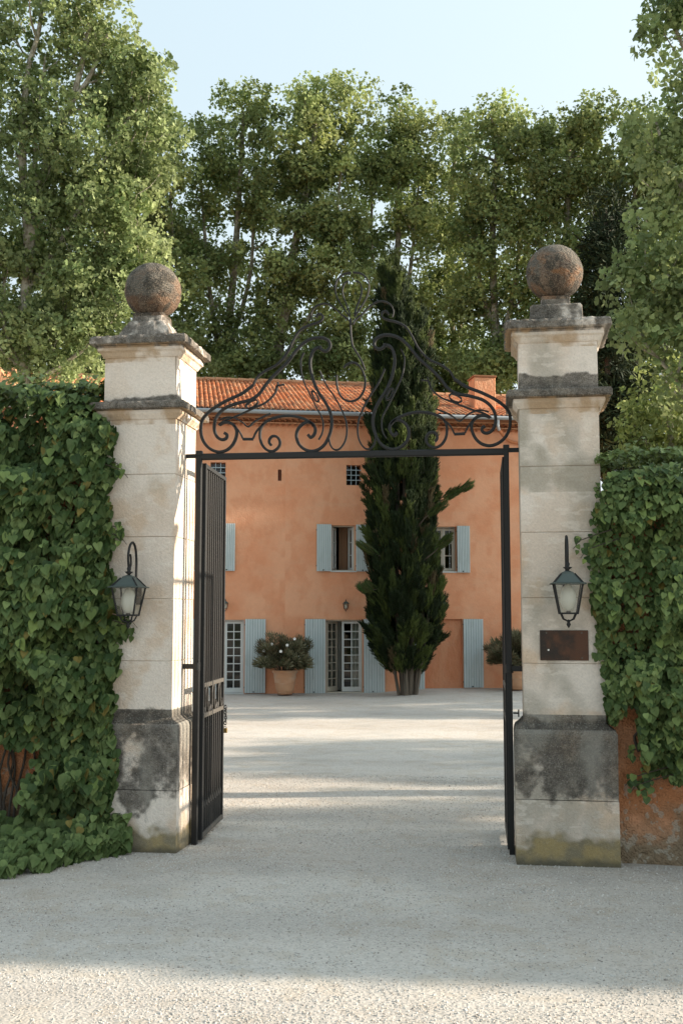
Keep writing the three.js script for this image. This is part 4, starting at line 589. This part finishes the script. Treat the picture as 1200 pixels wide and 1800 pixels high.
// ---------------------------------------------------------------- cypress in front of the house
{
  const b = toHouse(3.14, 0.1, 1.6), t = thing('cypress_tree', 'tall dark narrow cypress standing before the house facade', 'cypress tree', b), r = rng(404);
  const trunks = [[-0.1, -0.05, 0.075], [0.05, 0.02, 0.09], [-0.02, 0.1, 0.06], [0.14, -0.04, 0.06], [0.2, 0.06, 0.045], [-0.2, 0.02, 0.04]].map(([x, z, q]) => tapered([[x, -0.25, z], [x * 1.8, 0.7, z * 2], [x * 3, 2.2, z * 2.6], [x * 2.4, 6, z * 2], [x * 0.5, 9, 0]], [q * 1.15, q, q * 0.8, q * 0.6, q * 0.3], 8));
  const tr = part('trunk', trunks, barkDark, t);
  // foliage outline: half widths left and right of the axis at each height, read as a body of upright plumes
  const prof = [[0.4, 0.35, 0.3], [0.65, 0.68, 0.5], [1.1, 0.95, 0.82], [1.8, 1.1, 0.95], [3.3, 1.17, 0.94], [4.8, 1.17, 0.9], [6.3, 1.1, 0.85], [7.8, 0.94, 0.8], [8.7, 0.93, 0.78], [9.3, 0.7, 0.74], [9.6, 0.62, 0.5], [9.9, 0.58, 0.12], [10.2, 0.55, 0.0], [10.7, 0.53, -0.14], [11.1, 0.5, -0.25], [11.35, 0.46, -0.32]];
  const wid = y => { let i = 0; while (i + 2 < prof.length && y > prof[i + 1][0]) i++; const a = prof[i], c = prof[i + 1], q = Math.min(1, Math.max(0, (y - a[0]) / (c[0] - a[0]))); return [mix(a[1], c[1], q), mix(a[2], c[2], q)]; };
  const plume = (() => { const l = [], q = rng(8); for (let i = 0; i < 20; i++) { const g = new THREE.ConeGeometry(0.008 + 0.007 * q(), 0.08 + 0.07 * q(), 3, 1, true); g.translate(0, 0.045, 0); g.rotateX((q() - 0.2) * 1.5); g.rotateY(q() * 6.28); g.translate(0.03 * (q() - 0.5), i * 0.013, 0.03 * (q() - 0.5)); l.push(g); } return merge(l); })();
  const A = 1150, PER = 80, N = A * PER, im = new THREE.InstancedMesh(plume, leafMat(0.2, 0.85), N), Q = new THREE.Quaternion(), M = new THREE.Matrix4(), C = new THREE.Color(); let k = 0;
  const ca = Math.cos(HT), sa = Math.sin(HT), turn = (x, y, z) => V(x * ca + z * sa, y, -x * sa + z * ca);
  for (let n = 0; n < A;) {                                              // feathery branchlets: each anchor carries a tuft that reaches up and out
    const y = 0.45 + 10.7 * Math.pow(r(), 0.92), [wl, wr] = wid(y), cx = (wr - wl) / 2, w = (wl + wr) / 2; if (w <= 0.02 || r() > 0.3 + w) continue; n++;
    const a = r() * 6.2832, lump = 0.74 + 0.5 * fbm(Math.cos(a) * 2.4 + 50, y * 1.1 + Math.sin(a) * 2.4 + 20, 3), rho = 0.87 * w * lump * (0.62 + 0.3 * r()), L = 0.32 + 0.42 * r(), fat = 0.08 + 0.07 * r(), out = 0.14 + 0.34 * r() + (y < 1.5 ? 0.5 : 0) + (r() < 0.06 ? 0.5 : 0), side = 0.5 * (r() - 0.5);
    const ax = turn(Math.cos(a) * out - Math.sin(a) * side, 1, Math.sin(a) * out + Math.cos(a) * side).normalize(), q0 = r(), tone = mix3([0.019, 0.034, 0.011], [0.125, 0.165, 0.04], q0 * q0 * q0), dry = r() < 0.03;
    for (let i = 0; i < PER; i++) {
      const u = r(), f = fat * (1.1 - 0.75 * u), p = turn(cx + rho * Math.cos(a), y, rho * 0.95 * Math.sin(a)).addScaledVector(ax, L * u).add(V((r() - 0.5) * 2 * f, (r() - 0.5) * f, (r() - 0.5) * 2 * f)), d = ax.clone().add(V((r() - 0.5) * 1.1, (r() - 0.4) * 0.5, (r() - 0.5) * 1.1)).normalize(), s = 0.36 + 0.36 * r();
      Q.setFromUnitVectors(V(0, 1, 0), d).multiply(new THREE.Quaternion().setFromAxisAngle(V(0, 1, 0), r() * 6.28)); M.compose(p, Q, V(s, s, s)); im.setMatrixAt(k, M);
      const z = 0.7 + 0.6 * r(), c = dry ? [0.13, 0.10, 0.05] : tone; im.setColorAt(k++, C.setRGB(c[0] * z, c[1] * z, c[2] * z));
    }
  }
  im.name = 'crown'; im.userData.kind = 'stuff'; im.castShadow = true; t.add(im);
  // stray branches sticking out of the column
  for (const [y, x, z, dx, dy, n] of [[5.05, 0.75, 0.55, 0.72, 0.38, 90], [3.6, -0.8, 0.45, -0.5, 0.22, 40], [2.75, -0.85, 0.4, -0.42, -0.1, 40], [4.6, 0.3, 0.95, 0.35, 0.25, 70], [3.7, 0.55, 0.9, 0.25, 0.3, 70]]) {
    const g = tapered([[x * 0.4, y - 0.3, z * 0.5], [x, y, z], [x + dx, y + dy, z + 0.2]], [0.025, 0.015, 0.005], 5).rotateY(HT); const br = part('stray_branch', g, barkDark, t);
    const bi = new THREE.InstancedMesh(plume, im.material, n); for (let i = 0; i < n; i++) { const q = 0.2 + 0.8 * i / n, p = V(x + dx * q + 0.16 * (r() - 0.5), y + dy * q + 0.16 * (r() - 0.5), z + 0.2 * q + 0.14 * (r() - 0.5)).applyAxisAngle(V(0, 1, 0), HT), d = V(Math.sign(dx) * 0.9, 0.5 + 0.5 * r(), 0.3 + (r() - 0.5)).normalize(); Q.setFromUnitVectors(V(0, 1, 0), d); M.compose(p, Q, V(0.9, 0.9, 0.9)); bi.setMatrixAt(i, M); bi.setColorAt(i, C.setRGB(0.05 + 0.03 * r(), 0.075 + 0.03 * r(), 0.025)); }
    bi.name = 'branch_foliage'; bi.userData.kind = 'stuff'; bi.castShadow = true; br.add(bi);
  }
}

// ---------------------------------------------------------------- potted oleanders before the house
const clay = std({ map: colorTex(256, 256, (u, v) => { const a = fbm(u * 8, v * 6, 4, 8, 6), b = fbm(u * 3 + 4, v * 3, 3, 3, 3); return mix3(mix3([0.50, 0.25, 0.13], [0.60, 0.36, 0.22], a), [0.58, 0.45, 0.34], 0.6 * ss(0.5, 0.7, b)); }), bumpMap: grainBump, bumpScale: 0.006 });
function oleander(pos, seed, label, flowers, sc) {
  const t = thing('potted_oleander', label, 'potted plant', pos), r = rng(seed);
  const prof = [[0, 0.03], [0.2, 0.03], [0.205, 0.1], [0.2, 0.11], [0.24, 0.13], [0.27, 0.32], [0.283, 0.325], [0.285, 0.345], [0.275, 0.35], [0.29, 0.46], [0.303, 0.465], [0.305, 0.485], [0.295, 0.49], [0.31, 0.6], [0.345, 0.605], [0.35, 0.67], [0.335, 0.685], [0.3, 0.68], [0.29, 0.62], [0, 0.6]];
  part('pot', new THREE.LatheGeometry(prof.map(p => new THREE.Vector2(...p)), 40), clay, t); part('soil', new THREE.CylinderGeometry(0.285, 0.285, 0.02, 20).translate(0, 0.615, 0), barkDark, t);
  const st = [], tips = []; for (let i = 0; i < 46; i++) { const a = r() * 6.28, e = 0.05 + 1.3 * Math.pow(r(), 0.75), L = (0.5 + 0.4 * r()) * (1 + 0.12 * Math.cos(e * 2)) * sc, d = V(Math.sin(e) * Math.cos(a), Math.cos(e) * 0.9 + 0.12, Math.sin(e) * Math.sin(a)), b = V(0.12 * Math.cos(a), 0.6, 0.12 * Math.sin(a)), m = b.clone().addScaledVector(d, L * 0.5).add(V(0, 0.09, 0)), p = b.clone().addScaledVector(d, L); st.push(tapered([b, m, p], [0.011, 0.008, 0.004], 5)); tips.push([p, m, d]); }
  part('stems', st, barkDark, t);
  const sp = sprigGeo(leafGeo(lanceShape, 0.1, 0.2), 9, 0.12, 0.15, 12, 0.1, -0.25), n = tips.length * 30, im = new THREE.InstancedMesh(sp, leafMat(0.2, 0.45), n), Q = new THREE.Quaternion(), M = new THREE.Matrix4(), C = new THREE.Color(); let k = 0;
  for (const [p, m, d] of tips) for (let i = 0; i < 30; i++) { const q = -0.25 + r() * 1.3, pos = m.clone().lerp(p, q).add(V((r() - 0.5) * 0.13, (r() - 0.5) * 0.13, (r() - 0.5) * 0.13)); Q.setFromUnitVectors(V(0, 1, 0), d.clone().add(V((r() - 0.5) * 0.7, 0.2 + (r() - 0.5) * 0.5, (r() - 0.5) * 0.7)).normalize()); M.compose(pos, Q, V(1, 1, 1)); im.setMatrixAt(k, M); const c = r() < 0.12 ? [0.16, 0.11, 0.06] : mix3([0.085, 0.10, 0.05], [0.26, 0.235, 0.145], r()); im.setColorAt(k++, C.setRGB(...c)); }
  im.name = 'foliage'; im.userData.kind = 'stuff'; im.castShadow = true; t.add(im);
  const petal = std({ color: lin(0.8, 0.78, 0.74), roughness: 0.7, side: THREE.DoubleSide });
  for (const [x, y, z] of flowers) { const g = []; for (let i = 0; i < 5; i++) g.push(new THREE.CircleGeometry(0.024, 7).scale(0.75, 1, 1).translate(0, 0.024, 0).rotateX(0.45).rotateZ(i * 1.257)); part('flower', merge(g).rotateX(-0.2).rotateY(HT * 0.5).translate(x, y, z), petal, t); }
}
oleander(toHouse(-0.06, 0, 0.78), 51, 'white flowering oleander in a terracotta pot between the two pairs of shutters', [[-0.28, 1.38, 0.42], [0.02, 1.2, 0.66], [0.44, 1.06, 0.5], [0.3, 1.52, 0.2], [-0.42, 1.02, 0.5], [0.16, 1.36, 0.5], [-0.52, 1.2, 0.3]], 1.0);
oleander(toHouse(6.3, 0.09, 1.1), 52, 'oleander in a terracotta pot beside the right gate post, without visible flowers', [], 1.08);
{ const r = rng(66), g = []; for (const [u, w] of [[-0.06, 0.78], [6.3, 1.1]]) for (let i = 0; i < 3; i++) {} }

// ---------------------------------------------------------------- ivy on the garden walls
function ivy(o) {
  const r = rng(o.seed), t = thing('ivy', o.label, 'climbing plant', o.pos), list = [];
  const add = (p, n, d, s, c, vis) => list.push([p, n, d, s, c, vis]);
  let tries = 0;
  while (list.length < o.count && tries++ < 1600000) {
    const x = mix(o.x0, o.x1, r()), y = mix(0.02, o.top + 0.15, r()), e = o.edge(x, y); if (e < 0) continue;          // e: metres inside the outline
    const lump = fbm(x * 1.4 + o.seed, y * 2.1 + 7, 3), fine = fbm(x * 4.5 + 3, y * 3.4 + o.seed, 2), gap = fbm(x * 2.4 + 60 + o.seed, y * 1.9 + 31, 3);
    const layer = Math.floor(r() * 6), surf = o.deep + o.thick * ss(0.36, 0.62, lump) + 0.16 * (fine - 0.4), shadeGap = gap < (o.gap ?? 0.455) + 0.05 * (r() - 0.5);
    if (shadeGap && (layer < 4 || r() < 0.2)) continue; if (o.thin && r() < o.thin(x, y)) continue;
    let z = surf * Math.min(1, 0.35 + e * 2.2) - layer * o.gapZ + 0.05 * (r() - 0.5); z = Math.max(z, o.floor(x, y) + 0.01 + 0.04 * r());
    const tipx = (r() - 0.5) * 1.1, n = V((r() - 0.5) * 1.5, 0.2 + 1.2 * r() + (y > o.top - 0.15 ? 0.7 : 0), 1).normalize(), d = V(tipx, -1, 0.15 + 0.35 * r());
    const q = r(), c = q < 0.022 ? [0.20, 0.165, 0.045] : mix3(o.tint[0], o.tint[1], q * q ), s = o.leaf * (0.5 + 0.78 * Math.pow(r(), 1.3));
    add(V(x, y, z), n, d, s, c, layer === 0 && x > o.fx0 && x < o.fx1 && e > 0.01 ? s : 0);
  }
  for (let i = 0; i < o.topCount; i++) { const x = mix(o.x0, o.x1, r()), z = 0.15 - 0.75 * r(), y = o.top + 0.05 + 0.26 * fbm(x * 2.6 + 4, z * 3 + 9, 2) + 0.06 * r() + (r() < 0.03 ? 0.12 : 0); if (o.edge(x, o.top - 0.02) < 0) continue; add(V(x, y, z), V((r() - 0.5), 1, 0.2 + (r() - 0.3)).normalize(), V(r() - 0.5, -0.35, r() - 0.2), o.leaf * (0.7 + 0.5 * r()), mix3(o.tint[0], o.tint[1], 0.3 + 0.7 * r()), 0); }
  for (let i = 0; i < (o.mat ?? 0); i++) { const x = mix(o.x0, -1.95, r()), zb = 0.10 + 0.95 * ss(-1.9, -2.6, x) * (0.75 + 0.35 * fbm(x * 3, 4, 2)), z = zb * Math.pow(r(), 0.8), y = 0.04 + (0.24 * (1 - z / (zb + 0.05)) + 0.05) * r() * 1.3; add(V(x, y, z + 0.08), V((r() - 0.5) * 1.2, 1, 0.6 + (r() - 0.5)).normalize(), V(r() - 0.5, -0.55, 0.7 * r()), o.leaf * (0.7 + 0.6 * r()), mix3(o.tint[0], o.tint[1], 0.2 + 0.8 * r() * r()), x > o.fx0 ? o.leaf * (0.75 + 0.3 * r()) : 0); }
  for (const [x, y] of o.extra ?? []) for (let i = 0; i < 9; i++) add(V(x + (x < 0 ? -1 : 1) * 0.16 * (r() - 0.15), y + (r() - 0.5) * 0.16, o.floor(x, y) + 0.05 + 0.05 * r()), V((r() - 0.5), 0.4, 1).normalize(), V((r() - 0.5) * 1.4, -1, 0.3), o.leaf * (0.65 + 0.5 * r()), mix3(o.tint[0], o.tint[1], 0.7 * r()), o.leaf * 2);
  list.sort((a, b) => b[5] - a[5]);
  const geos = [0, 1, 2].map(i => leafGeo(ivyShape, 0.12 + 0.16 * i, 0.1 + 0.12 * ((i * 2) % 3))), M = new THREE.Matrix4(), X = V(0, 0, 0), C = new THREE.Color();
  const place = ([p, n, d, s]) => { const Y = d.clone().addScaledVector(n, -d.dot(n)).normalize(); X.crossVectors(Y, n); return M.makeBasis(X, Y, n).scale(V(s, s, s)).setPosition(p); };
  const near = list.slice(0, 300), rest = list.slice(300), mats = [];
  for (let i = 0; i < 8; i++) { const c = mix3(o.tint[0], o.tint[1], i / 9), m = leafMat(0.25, 0.5); m.color.setRGB(c[0] * (0.85 + 0.05 * i), c[1] * (0.85 + 0.05 * i), c[2]); mats.push(m); }
  for (const l of near) { const m = part('leaf', geos[Math.floor(r() * 3)], mats[Math.floor(r() * 8)], t); m.applyMatrix4(place(l).clone()); }
  const im = new THREE.InstancedMesh(geos[1], leafMat(0.25, 0.5), rest.length); rest.forEach((l, i) => { im.setMatrixAt(i, place(l)); const q = 0.85 + 0.3 * r(); im.setColorAt(i, C.setRGB(l[4][0] * q, l[4][1] * q, l[4][2] * q)); });
  im.name = 'foliage'; im.userData.kind = 'stuff'; im.castShadow = im.receiveShadow = true; t.add(im);
  const st = (o.extra ?? []).map(([x, y]) => { const s = x < 0 ? -1 : x > 2.3 ? 1 : 1, f = o.floor(x, y) + 0.05; return tapered([[x + s * 0.3, y + 0.12, f + 0.06], [x + s * 0.14, y + 0.07, f + 0.05], [x, y + 0.02, f + 0.03], [x - s * 0.05, y - 0.05, f]], [0.006, 0.005, 0.004, 0.003], 5); }); for (let i = 0; i < o.stems; i++) { let x = mix(o.x0, o.x1, r()); const y0 = o.stemY ?? 0, p = []; const H = o.top * (0.6 + 0.4 * r()); for (let k = 0; k <= 8; k++) { p.push([x, y0 + (H - y0) * k / 8, -0.075 + 0.05 * r() + (x > -2.4 && x < -1 ? 0.12 : 0)]); x = Math.min(o.x1 - 0.35, Math.max(o.x0, x + (r() - 0.5) * 0.3)); } st.push(tapered(catmull(p, 24), Array.from({ length: 25 }, (_, k) => mix(0.014, 0.004, k / 24)), 5)); }
  part('stems', st, barkDark, t); return t;
}
const polyX = (pts) => y => { let i = 0; while (i + 2 < pts.length && y < pts[i + 1][1]) i++; const a = pts[i], b = pts[i + 1], q = Math.min(1, Math.max(0, (y - a[1]) / (b[1] - a[1]))); return mix(a[0], b[0], q); };
{
  const bd = polyX([[-2.37, 4.3], [-2.35, 4.12], [-2.24, 3.8], [-2.22, 3.43], [-2.27, 3.17], [-2.23, 2.75], [-2.20, 2.54], [-2.24, 2.33], [-2.08, 2.12], [-2.05, 1.82], [-2.13, 1.51], [-2.14, 1.01], [-2.10, 0.61], [-2.14, 0.26], [-2.07, 0.0]]);
  ivy({ seed: 11, label: 'large leaved dark ivy covering the left wall, trailing over pillar edge and ground', pos: [0, 0, 0], x0: -4.6, x1: -1.95, top: 4.06, count: 23000, leaf: 0.083, thick: 0.42, deep: 0.25, gapZ: 0.08, gap: 0.49, topCount: 1500, mat: 1700, stems: 26, fx0: -3.45, fx1: -1.9, tint: [[0.050, 0.088, 0.027], [0.205, 0.268, 0.095]],
    edge: (x, y) => y > 4.12 + 0.1 * fbm(x * 3, 2, 2) ? -1 : bd(y) - x + 0.17 * (fbm(x * 5, y * 5, 3) - 0.5), floor: (x, y) => x > -2.36 ? (y < 1.2 ? 0.09 : 0.01) : -0.08, thin: (x, y) => y < 0.95 && y > 0.15 && x < -2.88 + 0.2 * (y - 0.5) ? 1 : 0, extra: [[-2.14, 3.5], [-2.1, 3.44], [-2.12, 2.9], [-2.1, 2.82], [-2.0, 2.0], [-1.98, 2.05]] });
}
{
  const bd = polyX([[2.3, 3.55], [2.3, 3.41], [2.22, 3.24], [2.13, 2.8], [2.15, 2.51], [2.13, 2.32], [2.19, 2.03], [2.18, 1.76], [2.19, 1.55], [2.22, 1.31], [2.28, 1.22]]), bot = (x) => { const p = [[2.1, 1.25], [2.33, 1.22], [2.42, 1.38], [2.5, 1.36], [2.52, 0.66], [2.56, 0.62], [2.62, 0.78], [2.83, 0.7], [3.2, 0.85], [3.9, 0.6], [4.6, 0.9]]; let i = 0; while (i + 2 < p.length && x > p[i + 1][0]) i++; return mix(p[i][1], p[i + 1][1], Math.min(1, Math.max(0, (x - p[i][0]) / (p[i + 1][0] - p[i][0])))); };
  ivy({ seed: 23, label: 'small leaved bright ivy covering the right wall above its bare orange foot', pos: [0, 0, 0], x0: 2.0, x1: 4.6, top: 3.3, count: 27000, leaf: 0.06, thick: 0.24, deep: 0.16, gapZ: 0.055, topCount: 2000, stems: 10, stemY: 0.95, gap: 0.415, fx0: 2.0, fx1: 2.95, tint: [[0.062, 0.105, 0.032], [0.23, 0.295, 0.105]],
    edge: (x, y) => y > 3.36 + 0.08 * fbm(x * 3, 2, 2) ? -1 : Math.min(x - bd(y), y - bot(x)) + 0.12 * (fbm(x * 6, y * 6, 3) - 0.5), floor: (x, y) => x < 2.34 ? (y < 1.2 ? 0.09 : 0.01) : -0.08, extra: [[2.04, 2.74], [2.1, 2.66], [2.45, 0.95], [2.44, 0.72], [2.48, 0.66]] });
}
// tall loose hedge that goes on from the right wall, outside the frame; the drive before the gate lies in its shadow
{
  const t = thing('hedge', 'tall loose hedge along the drive right of the wall, outside the frame', 'hedge', [11, 0, -0.5]), r = rng(808), n = 11500, im = new THREE.InstancedMesh(planeSprig, planeMat, n), Q = new THREE.Quaternion(), M = new THREE.Matrix4(), C = new THREE.Color(); let k = 0;
  while (k < n) { const x = -6.2 + 15.5 * r(), y = 0.2 + 6.8 * r(), top = 5.55 - 0.2 * Math.max(-1, x - 3.9) + 1.2 * (fbm(x * 0.7 + 12, 3, 3) - 0.5); if (y > top) continue; if (y > 1.6 && fbm(x * 0.55 + 5, y * 1.5 + 5, 3) < 0.43 + 0.02 * y * r()) continue; Q.setFromEuler(new THREE.Euler(r() - 0.5, r() * 6.28, r() - 0.5)); M.compose(V(x, y, (r() - 0.5) * 0.8), Q, V(1, 1, 1)); im.setMatrixAt(k, M); const c = mix3(GREEN[0], GREEN[1], r()); im.setColorAt(k++, C.setRGB(...c)); }
  im.name = 'foliage'; im.userData.kind = 'stuff'; im.castShadow = im.receiveShadow = true; t.add(im);
  const st = []; for (let i = 0; i < 20; i++) { const x = -6 + 0.78 * i + 0.3 * r(); st.push(tapered([[x, -0.1, 0], [x + 0.1, 2, 0.1 * r()], [x + 0.3 * (r() - 0.5), 4.6, 0]], [0.05, 0.035, 0.012], 6)); } part('stems', st, barkDark, t);
}
renderer.render(scene, camera);
